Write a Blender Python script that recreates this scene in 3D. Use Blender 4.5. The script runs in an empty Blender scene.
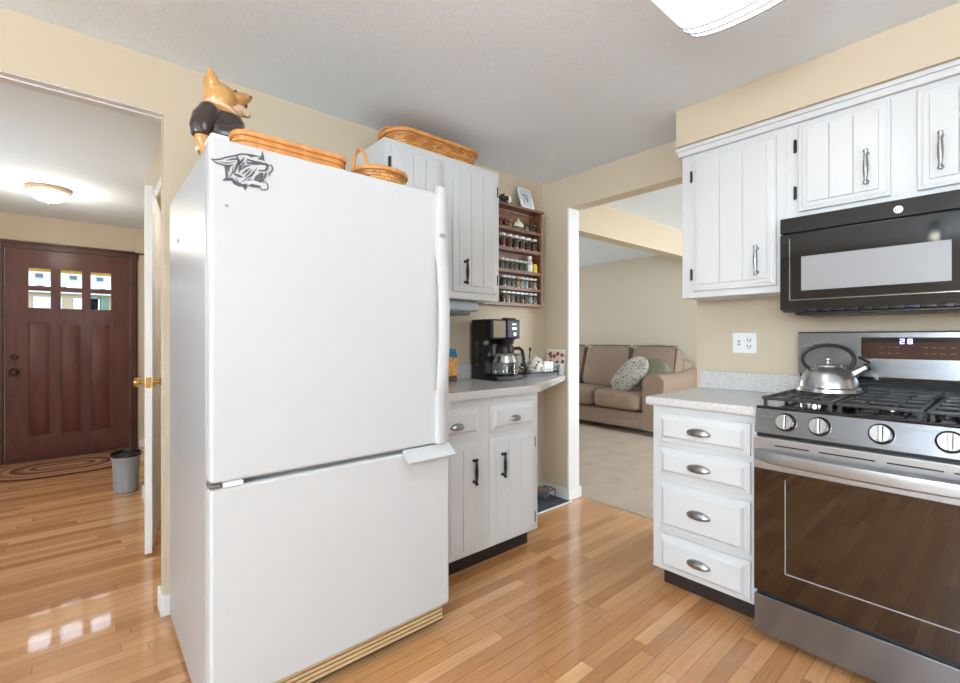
import bpy, bmesh, math, random
from mathutils import Matrix, Vector
PI = math.pi
random.seed(7)
scene = bpy.context.scene
COL = scene.collection

# ------------------------------------------------------------------ camera, world, sun, window and fill light, exposure
cam_d = bpy.data.cameras.new('camera'); cam = bpy.data.objects.new('camera', cam_d); COL.objects.link(cam)
cam_d.sensor_width = 36; cam_d.lens = 36 * 457.94 / 960
cam_d.shift_y = (338.64 - 341.5) / 960
cam_d.clip_start = .02
cam.location = (-2.7624, -2.4317, 1.217)
cam.rotation_euler = (PI / 2, 0, .8596 - PI / 2)
scene.camera = cam

world = bpy.data.worlds.new('world'); scene.world = world; world.use_nodes = True
bg = world.node_tree.nodes['Background']
bg.inputs['Color'].default_value = (.80, .90, 1, 1); bg.inputs['Strength'].default_value = 4.0

def light(name, kind, loc, rot, energy, color=(1, 1, 1), size=(1, 1), spread=None):
    d = bpy.data.lights.new(name, kind); d.energy = energy; d.color = color
    if kind == 'AREA':
        d.shape = 'RECTANGLE'; d.size, d.size_y = size
        if spread: d.spread = spread
    o = bpy.data.objects.new(name, d); COL.objects.link(o); o.location = loc; o.rotation_euler = rot
    return o
# daylight lamps at the unseen kitchen and living room windows
light('daylight_south', 'AREA', (-2.6, -4.15, 1.6), (PI / 2 + .38, 0, 0), 12, (.80, .92, 1), (1.2, 1.2))
light('daylight_rear', 'AREA', (-5.93, -3.15, 1.7), (PI / 2 + .42, 0, -PI / 2), 150, (.82, .93, 1), (1.8, 1.2))
light('daylight_living', 'AREA', (2.45, -3.92, 1.4), (PI / 2 - .5, 0, 0), 100, (.90, .96, 1), (1.6, 1.7))
light('living_north_fill', 'AREA', (1.9, 3.44, 1.55), (PI / 2, 0, PI), 14, (.92, .97, 1), (.7, .7))  # added fill at an invented north window, lifts the far living room
light('hall_fill', 'AREA', (-4.24, 2.0, 1.4), (PI / 2 - .35, 0, -PI / 2), 24, (.82, .93, 1), (1.2, 1.6))  # area lamp added to brighten the hall; solid wall behind it
scene.view_settings.view_transform = 'Standard'; scene.view_settings.look = 'None'
scene.view_settings.gamma = 1; scene.view_settings.use_curve_mapping = False
scene.view_settings.exposure = 0.45

# ------------------------------------------------------------------ materials
def srgb(r, g, b):
    f = lambda c: (c / 255 / 12.92) if c / 255 <= .04045 else ((c / 255 + .055) / 1.055) ** 2.4
    return (f(r), f(g), f(b), 1)
class N:
    def __init__(s, name):
        s.m = bpy.data.materials.new(name); s.m.use_nodes = True; s.t = s.m.node_tree
        s.b = s.t.nodes['Principled BSDF']
    def n(s, typ, **kw):
        x = s.t.nodes.new(typ)
        for k, v in kw.items():
            if k in x.inputs: x.inputs[k].default_value = v
            else: setattr(x, k, v)
        return x
    def l(s, a, ao, b, bi): s.t.links.new(a.outputs[ao], b.inputs[bi])
    def math(s, op, a, b=None):
        x = s.n('ShaderNodeMath', operation=op)
        for i, v in enumerate((a, b)):
            if v is None: continue
            if isinstance(v, (int, float)): x.inputs[i].default_value = v
            else: s.t.links.new(v, x.inputs[i])
        return x.outputs[0]
def coords(k, scale=(1, 1, 1)):
    tc = k.n('ShaderNodeTexCoord'); mp = k.n('ShaderNodeMapping'); mp.inputs['Scale'].default_value = scale
    k.l(tc, 'Object', mp, 'Vector'); return mp
def mat(name, col, rough=.5, metal=0, var=.06, nscale=8, bump=0, bscale=None, stretch=(1, 1, 1), coat=0, spec=None, col2=None, emit=0, ecol=None, trans=0, ior=None, dist=.002):
    k = N(name); b = k.b
    c = srgb(*col)
    mp = coords(k, stretch)
    no = k.n('ShaderNodeTexNoise', Scale=nscale, Detail=4.0); k.l(mp, 0, no, 'Vector')
    mx = k.n('ShaderNodeMix', data_type='RGBA')
    k.l(no, 'Fac', mx, 0)
    c2 = srgb(*col2) if col2 else tuple(min(1, v * (1 + var)) for v in c[:3]) + (1,)
    c1 = c if col2 else tuple(v * (1 - var) for v in c[:3]) + (1,)
    mx.inputs[6].default_value = c1; mx.inputs[7].default_value = c2
    k.t.links.new(mx.outputs[2], b.inputs['Base Color'])
    b.inputs['Roughness'].default_value = rough; b.inputs['Metallic'].default_value = metal
    if coat: b.inputs['Coat Weight'].default_value = coat; b.inputs['Coat Roughness'].default_value = .06
    if spec is not None: b.inputs['Specular IOR Level'].default_value = spec
    if ior: b.inputs['IOR'].default_value = ior
    if trans: b.inputs['Transmission Weight'].default_value = trans
    if emit: b.inputs['Emission Color'].default_value = srgb(*(ecol or col)); b.inputs['Emission Strength'].default_value = emit
    if bump:
        n2 = k.n('ShaderNodeTexNoise', Scale=bscale or nscale * 4, Detail=5.0); k.l(mp, 0, n2, 'Vector')
        bp = k.n('ShaderNodeBump', Strength=bump, Distance=dist); k.l(n2, 'Fac', bp, 'Height'); k.l(bp, 0, b, 'Normal')
    return k.m

def oak_floor():
    k = N('oak_floor'); b = k.b
    g = k.n('ShaderNodeNewGeometry'); sp = k.n('ShaderNodeSeparateXYZ'); k.l(g, 'Position', sp, 0)
    X, Y = sp.outputs[0], sp.outputs[1]
    yv = k.math('DIVIDE', Y, .0572); row = k.math('FLOOR', yv)
    w1 = k.n('ShaderNodeTexWhiteNoise', noise_dimensions='1D'); k.t.links.new(row, w1.inputs['W'])
    xs = k.math('ADD', k.math('DIVIDE', X, .82), k.math('MULTIPLY', w1.outputs[0], 7.3)); ix = k.math('FLOOR', xs)
    cb = k.n('ShaderNodeCombineXYZ'); k.t.links.new(row, cb.inputs[0]); k.t.links.new(ix, cb.inputs[1])
    w2 = k.n('ShaderNodeTexWhiteNoise', noise_dimensions='2D'); k.l(cb, 0, w2, 'Vector')
    ramp = k.n('ShaderNodeValToRGB'); cr = ramp.color_ramp
    cr.elements[0].position = 0; cr.elements[0].color = srgb(180, 122, 74)
    cr.elements[1].position = 1; cr.elements[1].color = srgb(222, 168, 117)
    for p, c in ((.35, (198, 141, 90)), (.7, (210, 154, 103))):
        e = cr.elements.new(p); e.color = srgb(*c)
    k.l(w2, 0, ramp, 0)
    mp = k.n('ShaderNodeMapping'); mp.inputs['Scale'].default_value = (2.2, 46, 1)
    ad = k.n('ShaderNodeVectorMath', operation='ADD'); k.l(g, 'Position', ad, 0)
    sc = k.n('ShaderNodeVectorMath', operation='SCALE'); k.l(w2, 1, sc, 0); sc.inputs['Scale'].default_value = 5
    k.l(sc, 0, ad, 1); k.l(ad, 0, mp, 'Vector')
    no = k.n('ShaderNodeTexNoise', Scale=2.4, Detail=6.0, Roughness=.6); k.l(mp, 0, no, 'Vector')
    mr = k.n('ShaderNodeMapRange'); k.l(no, 0, mr, 0); mr.inputs[1].default_value = .3; mr.inputs[2].default_value = .7; mr.inputs[3].default_value = .80; mr.inputs[4].default_value = 1.10
    fy = k.math('FRACT', yv); fx = k.math('FRACT', xs)
    ey = k.math('MULTIPLY', k.math('GREATER_THAN', fy, .035), k.math('LESS_THAN', fy, .985))
    ex = k.math('GREATER_THAN', fx, .004)
    seam = k.math('MULTIPLY', ey, ex)
    sm = k.math('ADD', k.math('MULTIPLY', seam, .42), .58)
    mul = k.math('MULTIPLY', mr.outputs[0], sm)
    m = k.n('ShaderNodeVectorMath', operation='SCALE'); k.l(ramp, 0, m, 0); k.t.links.new(mul, m.inputs['Scale'])
    k.l(m, 0, b, 'Base Color')
    b.inputs['Roughness'].default_value = .26
    b.inputs['Coat Weight'].default_value = .8; b.inputs['Coat Roughness'].default_value = .045
    bp = k.n('ShaderNodeBump', Strength=.35, Distance=.0015); k.t.links.new(seam, bp.inputs['Height'])
    wv = k.n('ShaderNodeTexNoise', Scale=3.0, Detail=2.0); k.l(g, 'Position', wv, 'Vector')
    k.l(bp, 0, b, 'Normal')
    b2 = k.n('ShaderNodeBump', Strength=.06, Distance=.02); k.l(wv, 0, b2, 'Height'); k.l(bp, 0, b2, 'Normal'); k.l(b2, 0, b, 'Coat Normal')
    return k.m

def wood(name, ca, cb_, scale=(3, 3, 30), rough=.4, coat=.2):
    k = N(name); mp = coords(k, scale)
    no = k.n('ShaderNodeTexNoise', Scale=3.0, Detail=6.0, Distortion=.6); k.l(mp, 0, no, 'Vector')
    rp = k.n('ShaderNodeValToRGB'); rp.color_ramp.elements[0].position = .3; rp.color_ramp.elements[1].position = .7
    rp.color_ramp.elements[0].color = srgb(*ca); rp.color_ramp.elements[1].color = srgb(*cb_)
    k.l(no, 0, rp, 0); k.l(rp, 0, k.b, 'Base Color'); k.b.inputs['Roughness'].default_value = rough
    k.b.inputs['Coat Weight'].default_value = coat; k.b.inputs['Coat Roughness'].default_value = .15
    return k.m
def speckle(name, base, dark, light_, rough=.35, scale=260):
    k = N(name); mp = coords(k)
    vo = k.n('ShaderNodeTexNoise', Scale=scale, Detail=2.0); k.l(mp, 0, vo, 'Vector')
    rp = k.n('ShaderNodeValToRGB'); cr = rp.color_ramp; cr.interpolation = 'LINEAR'
    cr.elements[0].position = .36; cr.elements[0].color = srgb(*dark)
    cr.elements[1].position = .64; cr.elements[1].color = srgb(*light_)
    e = cr.elements.new(.5); e.color = srgb(*base)
    k.l(vo, 0, rp, 0); k.l(rp, 0, k.b, 'Base Color'); k.b.inputs['Roughness'].default_value = rough
    return k.m
def weave(name, ca, cb_, sx=1):
    k = N(name); tc = k.n('ShaderNodeTexCoord')
    br = k.n('ShaderNodeTexBrick', Scale=1.0); br.offset = .5
    br.inputs['Color1'].default_value = srgb(*ca); br.inputs['Color2'].default_value = srgb(*cb_); br.inputs['Mortar'].default_value = srgb(128, 76, 34)
    br.inputs['Brick Width'].default_value = .028; br.inputs['Row Height'].default_value = .012; br.inputs['Mortar Size'].default_value = .001; br.inputs['Mortar Smooth'].default_value = .6
    sp = k.n('ShaderNodeSeparateXYZ'); k.l(tc, 'Object', sp, 0)
    s1 = k.math('ADD', sp.outputs[0], sp.outputs[1]); cb = k.n('ShaderNodeCombineXYZ')
    k.t.links.new(s1, cb.inputs[0]); k.l(sp, 2, cb, 1); k.l(cb, 0, br, 'Vector')
    k.l(br, 'Color', k.b, 'Base Color'); k.b.inputs['Roughness'].default_value = .5
    bp = k.n('ShaderNodeBump', Strength=1.0, Distance=.006); iv = k.math('SUBTRACT', 1, br.outputs['Fac']); k.t.links.new(iv, bp.inputs['Height']); k.l(bp, 0, k.b, 'Normal')
    return k.m
def braid(name):
    k = N(name); tc = k.n('ShaderNodeTexCoord'); sp = k.n('ShaderNodeSeparateXYZ'); k.l(tc, 'Object', sp, 0)
    ax = k.math('ABSOLUTE', sp.outputs[0]); dx = k.math('MAXIMUM', k.math('SUBTRACT', ax, .13), 0)
    d = k.math('SQRT', k.math('ADD', k.math('MULTIPLY', dx, dx), k.math('MULTIPLY', sp.outputs[1], sp.outputs[1])))
    rp = k.n('ShaderNodeValToRGB'); cr = rp.color_ramp; cr.interpolation = 'CONSTANT'
    tan = (188, 140, 104); red = (110, 55, 42); mid = (150, 100, 70)
    cr.elements[0].position = 0; cr.elements[0].color = srgb(*tan); cr.elements[1].position = .93; cr.elements[1].color = srgb(*red)
    for p, c in ((.16, red), (.26, tan), (.36, mid), (.46, red), (.58, tan), (.70, mid), (.82, tan)):
        e = cr.elements.new(p); e.color = srgb(*c)
    k.t.links.new(k.math('DIVIDE', d, .40), rp.inputs[0])
    no = k.n('ShaderNodeTexNoise', Scale=90.0); k.l(tc, 'Object', no, 'Vector')
    mx = k.n('ShaderNodeMix', data_type='RGBA', blend_type='MULTIPLY'); mx.inputs[0].default_value = .5
    k.l(rp, 0, mx, 6); k.l(no, 'Color', mx, 7); k.t.links.new(mx.outputs[2], k.b.inputs['Base Color']); k.b.inputs['Roughness'].default_value = .95
    bp = k.n('ShaderNodeBump', Strength=.8, Distance=.004); k.l(no, 0, bp, 'Height'); k.l(bp, 0, k.b, 'Normal')
    return k.m
def steel(name, col=(176, 177, 178), rough=.3, stretch=(1, 1, 120)):
    k = N(name); mp = coords(k, stretch)
    no = k.n('ShaderNodeTexNoise', Scale=6.0, Detail=3.0); k.l(mp, 0, no, 'Vector')
    mr = k.n('ShaderNodeMapRange'); k.l(no, 0, mr, 0); mr.inputs[3].default_value = rough - .06; mr.inputs[4].default_value = rough + .08
    k.l(mr, 0, k.b, 'Roughness'); k.b.inputs['Metallic'].default_value = .85; k.b.inputs['Base Color'].default_value = srgb(*col)
    return k.m
def siding(name):
    k = N(name); g = k.n('ShaderNodeNewGeometry'); sp = k.n('ShaderNodeSeparateXYZ'); k.l(g, 'Position', sp, 0)
    f = k.math('FRACT', k.math('DIVIDE', sp.outputs[2], .15)); mx = k.n('ShaderNodeMix', data_type='RGBA')
    k.t.links.new(k.math('LESS_THAN', f, .12), mx.inputs[0]); mx.inputs[6].default_value = srgb(186, 192, 202); mx.inputs[7].default_value = srgb(112, 118, 128)
    k.t.links.new(mx.outputs[2], k.b.inputs['Base Color']); k.b.inputs['Roughness'].default_value = .6
    return k.m
def floral(name, base, c1, c2, scale=40):
    k = N(name); mp = coords(k); v = k.n('ShaderNodeTexVoronoi', Scale=float(scale)); k.l(mp, 0, v, 'Vector')
    rp = k.n('ShaderNodeValToRGB'); cr = rp.color_ramp; cr.interpolation = 'CONSTANT'
    cr.elements[0].position = 0; cr.elements[0].color = srgb(*c1); cr.elements[1].position = .42; cr.elements[1].color = srgb(*base)
    e = cr.elements.new(.28); e.color = srgb(*c2)
    k.l(v, 'Distance', rp, 0); k.l(rp, 0, k.b, 'Base Color'); k.b.inputs['Roughness'].default_value = .4
    return k.m

M = dict(
    wall=mat('beige_paint', (205, 190, 166), .75, var=.015, nscale=3, bump=.12, bscale=160, dist=.001),
    wall2=mat('tan_paint', (216, 206, 188), .8, var=.015, nscale=3),
    ceil=mat('ceiling_paint', (236, 245, 252), .9, var=.02, nscale=30, bump=.5, bscale=90, dist=.003),
    trim=mat('white_trim', (226, 226, 226), .35, var=.01),
    cab=mat('white_cabinet_paint', (211, 212, 213), .32, var=.01, nscale=20),
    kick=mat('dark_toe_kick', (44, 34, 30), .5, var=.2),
    fridge=mat('white_enamel', (197, 198, 199), .42, var=.008, bump=.08, bscale=300, dist=.0006, spec=.35),
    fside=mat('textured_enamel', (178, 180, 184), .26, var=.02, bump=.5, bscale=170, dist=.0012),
    gasket=mat('grey_gasket', (150, 152, 155), .6),
    plastic=mat('white_plastic', (240, 240, 240), .3, var=.01),
    mw=mat('microwave_black', (34, 33, 33), .06, var=.05),
    black=mat('black_plastic', (22, 22, 24), .35, var=.1),
    gloss=mat('black_gloss', (16, 16, 18), .08, var=.1, coat=.5),
    iron=mat('cast_iron', (48, 48, 50), .32, var=.15, bump=.2, bscale=200),
    steel=steel('brushed_steel', (132, 135, 140), .24, (120, 1, 1)),
    steel2=steel('rail_steel', (172, 173, 176), .36, (120, 1, 1)),
    steelv=steel('polished_steel', (190, 190, 191), .24, (60, 60, 1)),
    chrome=mat('chrome', (210, 210, 212), .12, 1, var=.02),
    pewter=mat('pewter', (168, 168, 170), .3, 1, var=.25, nscale=60),
    dpewter=mat('dark_pewter', (60, 60, 63), .38, .9, var=.3, nscale=60),
    brass=mat('brass', (196, 160, 92), .2, 1, var=.08),
    bronze=mat('oiled_bronze', (70, 58, 48), .35, .9, var=.15),
    door=wood('mahogany', (78, 36, 24), (102, 50, 33), (8, 8, 1.2), .5, .12),
    dtrim=wood('mahogany_trim', (64, 31, 21), (86, 44, 29), (5, 5, 1.5), .5, .1),
    rack=wood('walnut', (88, 54, 34), (132, 86, 55), (2, 9, 9), .45, .15),
    foot=wood('dark_foot', (38, 24, 18), (52, 34, 26)),
    counter=speckle('grey_laminate', (206, 204, 203), (178, 176, 176), (226, 224, 222), .22),
    floor=oak_floor(),
    carpet=mat('carpet', (198, 182, 164), .98, var=.22, nscale=5, bump=.9, bscale=260, dist=.01),
    ovenglass=mat('oven_glass', (32, 19, 13), .03, var=.05, ior=1.85),
    microglass=mat('microwave_mesh_window', (150, 150, 152), .3, var=.02),
    display=mat('display_glass', (70, 46, 40), .08, var=.05, coat=.5),
    glow=mat('clock_digits', (170, 160, 255), .5, emit=3, ecol=(190, 180, 255)),
    sofa=mat('brown_microfibre', (156, 136, 120), .9, var=.10, nscale=14, bump=.3, bscale=220, dist=.002),
    piping=mat('dark_piping', (66, 50, 42), .9, var=.1),
    pil1=floral('floral_pillow_cloth', (184, 180, 172), (112, 112, 108), (148, 144, 138), 34),
    pil2=mat('sage_pillow_cloth', (128, 126, 108), .9, var=.15, nscale=30, bump=.4),
    weave=weave('woven_splint', (232, 168, 96), (188, 118, 54)),
    splint=wood('splint_wood', (196, 124, 60), (224, 158, 88), (6, 6, 1), .5, .1),
    fur=mat('ochre_glaze', (214, 166, 100), .3, var=.2, nscale=14, coat=.3, col2=(178, 122, 62)),
    jacket=mat('dark_glaze', (58, 46, 44), .22, var=.15, nscale=30, coat=.5),
    cream=mat('cream_glaze', (226, 196, 160), .35, var=.06),
    decal=mat('grey_vinyl', (84, 86, 90), .5, var=.05),
    glass=mat('clear_glass', (235, 240, 240), .03, var=0, trans=1, ior=1.45),
    pane=mat('window_glass', (245, 248, 255), .0, var=0, trans=1, ior=1.1),
    tray=mat('grey_metal_tray', (150, 152, 156), .3, .6, var=.05),
    bin_=mat('grey_bin_plastic', (150, 153, 158), .45, var=.04),
    binbag=mat('black_bag_plastic', (20, 20, 22), .25, var=.3, bump=.6, bscale=60, dist=.01),
    mat_=mat('charcoal_rubber', (74, 78, 84), .85, var=.15, nscale=60, bump=.4),
    kibble=mat('brown_kibble', (120, 82, 56), .9, var=.4, nscale=90, bump=.9, bscale=110, dist=.006),
    lampglass=mat('lit_white_diffuser', (255, 255, 255), .4, var=0, emit=1.3, ecol=(255, 253, 250)),
    hallglass=mat('lit_cream_glass', (255, 246, 225), .4, var=0, emit=2.6, ecol=(255, 240, 205)),
    bulb=mat('lit_bulb', (255, 250, 240), .4, var=0, emit=25, ecol=(255, 244, 225)),
    radio=mat('grey_blue_plastic', (186, 196, 204), .35, var=.04),
    radio2=mat('dark_grey_plastic', (92, 98, 104), .4, var=.04),
    bluescreen=mat('blue_black_glass', (38, 42, 66), .45, var=.1),
    taupe=mat('taupe_metal', (140, 126, 108), .5, .3, var=.06),
    red=mat('red_spice', (140, 60, 44), .8, var=.3, nscale=90), dkred=mat('dark_red_spice', (92, 44, 36), .8, var=.3, nscale=90),
    brown=mat('brown_spice', (106, 78, 58), .8, var=.3, nscale=90), greyg=mat('grey_green_herb', (120, 114, 98), .8, var=.3, nscale=90),
    tan=mat('tan_spice', (190, 156, 118), .8, var=.3, nscale=90), pale=mat('pale_salt', (206, 200, 192), .8, var=.1, nscale=90),
    yellow=mat('yellow_label', (224, 190, 50), .5, var=.08), white=mat('white_paper', (240, 240, 238), .6, var=.01),
    silver=mat('silver_lid', (214, 214, 214), .3, .5, var=.04), ink=mat('dark_ink', (50, 52, 54), .7), bluegrey=mat('blue_grey_print', (196, 206, 210), .7),
    green=mat('green_glaze', (62, 84, 58), .35, var=.1), ivory=mat('ivory_glaze', (228, 226, 204), .3, var=.04),
    card=floral('red_brown_print', (232, 214, 200), (150, 84, 60), (120, 62, 44), 26),
    mug=floral('flower_printed_china', (226, 224, 214), (104, 88, 70), (160, 152, 134), 42),
    snack=floral('orange_print', (236, 172, 92), (170, 92, 46), (224, 140, 62), 60), blue=mat('blue_print', (44, 110, 160), .4, var=.3, nscale=60),
    siding=siding('white_siding'), house_trim=mat('house_trim', (170, 172, 176), .6), tansid=mat('tan_siding', (160, 140, 112), .7, var=.05), dkwin=mat('dark_window', (52, 58, 66), .15),
    lawn=mat('lawn', (104, 128, 80), .95, var=.2, nscale=4), shingle=mat('shingle', (96, 92, 92), .9, var=.2), evergreen=mat('evergreen_paint', (70, 96, 80), .6),
    porch=mat('porch_yellow', (206, 166, 84), .6), rug=braid('braided_rug'), liner=mat('cloth_liner', (236, 232, 222), .9), legend=mat('faint_legend', (132, 98, 78), .5), grille=mat('tan_grille', (204, 172, 128), .4), vent=mat('vent_brown', (196, 168, 140), .5, var=.05),
)

# ------------------------------------------------------------------ mesh builder
RB = Matrix.Rotation(-PI / 2, 4, 'Z')          # a run along the stove wall: local -y (its front) faces the world's -X
class MB:
    def __init__(s, T=None): s.bev = False; s.bm = bmesh.new(); s.T = T or Matrix.Identity(4)
    def _done(s, vs, T=None): bmesh.ops.transform(s.bm, matrix=s.T @ (T or Matrix.Identity(4)), verts=vs)
    def box(s, x0, x1, y0, y1, z0, z1, b=0, seg=2, T=None):
        g = bmesh.ops.create_cube(s.bm, size=1); vs = g['verts']
        for v in vs:
            v.co = Vector(((x0 + x1) / 2 + v.co.x * abs(x1 - x0), (y0 + y1) / 2 + v.co.y * abs(y1 - y0), (z0 + z1) / 2 + v.co.z * abs(z1 - z0)))
        if b:
            s.bev = True; es = list({e for v in vs for e in v.link_edges})
            r = bmesh.ops.bevel(s.bm, geom=es, offset=b, segments=seg, affect='EDGES', profile=.5)
            vs = list({v for f in r['faces'] for v in f.verts} | {v for v in vs if v.is_valid})
        s._done(vs, T); return s
    def frustum(s, x0, x1, z0, z1, y0, y1, inset, T=None):
        """raised field: big rectangle at y0, inset rectangle at y1 (towards -y)"""
        a = [(x0, y0, z0), (x1, y0, z0), (x1, y0, z1), (x0, y0, z1)]
        i = inset; c = [(x0 + i, y1, z0 + i), (x1 - i, y1, z0 + i), (x1 - i, y1, z1 - i), (x0 + i, y1, z1 - i)]
        va = [s.bm.verts.new(p) for p in a]; vc = [s.bm.verts.new(p) for p in c]
        s.bm.faces.new(vc); s.bm.faces.new(va[::-1])
        for k in range(4): s.bm.faces.new((va[k], va[(k + 1) % 4], vc[(k + 1) % 4], vc[k]))
        s._done(va + vc, T); return s
    def prism(s, pts, vec, T=None):
        va = [s.bm.verts.new(p) for p in pts]; vb = [s.bm.verts.new(Vector(p) + Vector(vec)) for p in pts]
        n = len(pts); s.bm.faces.new(va); s.bm.faces.new(vb[::-1])
        for k in range(n): s.bm.faces.new((va[k], vb[k], vb[(k + 1) % n], va[(k + 1) % n]))
        s._done(va + vb, T); return s
    def lathe(s, prof, c=(0, 0, 0), seg=24, T=None, sx=1, sy=1, a0=0, a1=2 * PI):
        rings = []; full = abs(a1 - a0 - 2 * PI) < 1e-6; cnt = seg if full else seg + 1; allv = []
        for r, z in prof:
            ring = []
            if r < 1e-6:
                v = s.bm.verts.new((c[0], c[1], c[2] + z)); ring = [v] * cnt; allv.append(v)
            else:
                for k in range(cnt):
                    a = a0 + (a1 - a0) * k / seg
                    v = s.bm.verts.new((c[0] + r * sx * math.cos(a), c[1] + r * sy * math.sin(a), c[2] + z)); ring.append(v); allv.append(v)
            rings.append(ring)
        for A, B in zip(rings, rings[1:]):
            for k in range(seg):
                q = [A[k], A[(k + 1) % cnt], B[(k + 1) % cnt], B[k]]; u = []
                for v in q:
                    if v not in u: u.append(v)
                if len(u) > 2:
                    try: s.bm.faces.new(u)
                    except ValueError: pass
        for ring, rev in ((rings[0], True), (rings[-1], False)):
            if full and ring[0] is not ring[1]:
                try: s.bm.faces.new(ring[::-1] if rev else ring)
                except ValueError: pass
        s._done(allv, T); return s
    def cyl(s, p0, p1, r0, r1=None, seg=16, T=None):
        r1 = r0 if r1 is None else r1; p0, p1 = Vector(p0), Vector(p1); d = p1 - p0
        Q = Matrix.Translation(p0) @ d.to_track_quat('Z', 'Y').to_matrix().to_4x4()
        return s.lathe([(r0, 0), (r1, d.length)], seg=seg, T=(T or Matrix.Identity(4)) @ Q)
    def spun(s, prof, p0, p1, seg=12, T=None):
        """lathe along p0->p1; prof in (radius, fraction)"""
        p0, p1 = Vector(p0), Vector(p1); d = p1 - p0
        Q = Matrix.Translation(p0) @ d.to_track_quat('Z', 'Y').to_matrix().to_4x4()
        return s.lathe([(r, f * d.length) for r, f in prof], seg=seg, T=(T or Matrix.Identity(4)) @ Q)
    def tube(s, pts, r, seg=8, closed=False, T=None, flat=1):
        pts = [Vector(p) for p in pts]; n = len(pts); rings = []; up = Vector((0, 0, 1)); prev = None; allv = []
        rr = r if isinstance(r, (list, tuple)) else [r] * n
        for i, p in enumerate(pts):
            a = pts[i - 1] if (i or closed) else p; b = pts[(i + 1) % n] if (i < n - 1 or closed) else p
            t = (b - a).normalized()
            if prev is None:
                x = t.cross(up)
                if x.length < .01: x = t.cross(Vector((0, 1, 0)))
            else: x = prev - t * prev.dot(t)
            x.normalize(); y = t.cross(x); prev = x; ring = []
            for k in range(seg):
                an = 2 * PI * k / seg
                v = s.bm.verts.new(p + x * (rr[i] * math.cos(an)) + y * (rr[i] * flat * math.sin(an))); ring.append(v); allv.append(v)
            rings.append(ring)
        m = n if closed else n - 1
        for i in range(m):
            A, B = rings[i], rings[(i + 1) % n]
            for k in range(seg): s.bm.faces.new((A[k], A[(k + 1) % seg], B[(k + 1) % seg], B[k]))
        if not closed: s.bm.faces.new(rings[0][::-1]); s.bm.faces.new(rings[-1])
        s._done(allv, T); return s
    def ball(s, c, r, seg=20, T=None):
        r = r if isinstance(r, (tuple, list)) else (r, r, r)
        g = bmesh.ops.create_uvsphere(s.bm, u_segments=seg, v_segments=max(8, seg // 2), radius=1)
        for v in g['verts']: v.co = Vector((c[0] + v.co.x * r[0], c[1] + v.co.y * r[1], c[2] + v.co.z * r[2]))
        s._done(g['verts'], T); return s
    def ribbon(s, pts, w, y0, y1, T=None):
        """flat stroke of width w on the x-z plane, thickness y0..y1"""
        P = [Vector((p[0], 0, p[1])) for p in pts]; L = []; R_ = []
        n = len(P)
        for i, p in enumerate(P):
            t = (P[min(i + 1, n - 1)] - P[max(i - 1, 0)]).normalized(); nn = Vector((-t.z, 0, t.x))
            ww = w * (.35 if i in (0, n - 1) else 1) / 2
            L.append(p + nn * ww); R_.append(p - nn * ww)
        for i in range(n - 1):
            q = [L[i], L[i + 1], R_[i + 1], R_[i]]
            s.prism([(v.x, y0, v.z) for v in q], (0, y1 - y0, 0), T)
        return s
    def cushion(s, c, size, puff=.35, T=None, n=10):
        """soft box: superellipsoid-like block"""
        g = bmesh.ops.create_cube(s.bm, size=2); bmesh.ops.subdivide_edges(s.bm, edges=list({e for v in g['verts'] for e in v.link_edges}), cuts=n, use_grid_fill=True)
        vs = [v for v in s.bm.verts if not v.tag]
        for v in vs:
            x, y, z = v.co; p = 7
            k = (abs(x) ** p + abs(y) ** p + abs(z) ** p) ** (-1 / p)
            x, y, z = x * k, y * k, z * k
            def bulge(a, b): return 1 + puff * .25 * (1 - a * a) * (1 - b * b)
            v.co = Vector((c[0] + x * size[0] / 2 * bulge(y, z), c[1] + y * size[1] / 2 * bulge(x, z), c[2] + z * size[2] / 2 * bulge(x, y))); v.tag = True
        s._done(vs, T); return s
    def build(s, name, m, parent=None, label=None, ang=35):
        bm = s.bm; bmesh.ops.recalc_face_normals(bm, faces=bm.faces[:])
        me = bpy.data.meshes.new(name)
        if parent is not None:
            off = Vector((0, 0, 0)); p = parent
            while p is not None: off += p.location; p = p.parent
            bmesh.ops.translate(bm, verts=bm.verts[:], vec=-off)
        bm.to_mesh(me); bm.free()
        for p in me.polygons: p.use_smooth = True
        me.set_sharp_from_angle(angle=math.radians(ang))
        me.materials.append(M[m] if isinstance(m, str) else m)
        o = bpy.data.objects.new(name, me); COL.objects.link(o); o.parent = parent
        if s.bev: w = o.modifiers.new('weighted_normals', 'WEIGHTED_NORMAL'); w.keep_sharp = True; w.weight = 100
        if label: o['label'] = label
        return o
def tag(o, label, cat, group=None, kind=None):
    o['label'] = label; o['category'] = cat
    if group: o['group'] = group
    if kind: o['kind'] = kind
    return o
def thing(name, label, cat, loc=(0, 0, 0), group=None):
    o = bpy.data.objects.new(name, None); COL.objects.link(o); o.location = loc; o.empty_display_size = .05
    return tag(o, label, cat, group)
def struct(name, mb, m, label=None):
    o = mb.build(name, m); o['kind'] = 'structure'
    if label: o['label'] = label
    return o
def root_at(T, p): return T @ Vector(p)
def dup(root, loc, label, group=None, rot=None):
    r = root.copy(); COL.objects.link(r); r.location = loc
    if rot is not None: r.rotation_euler = rot
    r['label'] = label
    if group: r['group'] = group
    for ch in list(root.children):
        c = ch.copy(); COL.objects.link(c); c.parent = r
        for gch in list(ch.children):
            d = gch.copy(); COL.objects.link(d); d.parent = c
    return r
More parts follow.
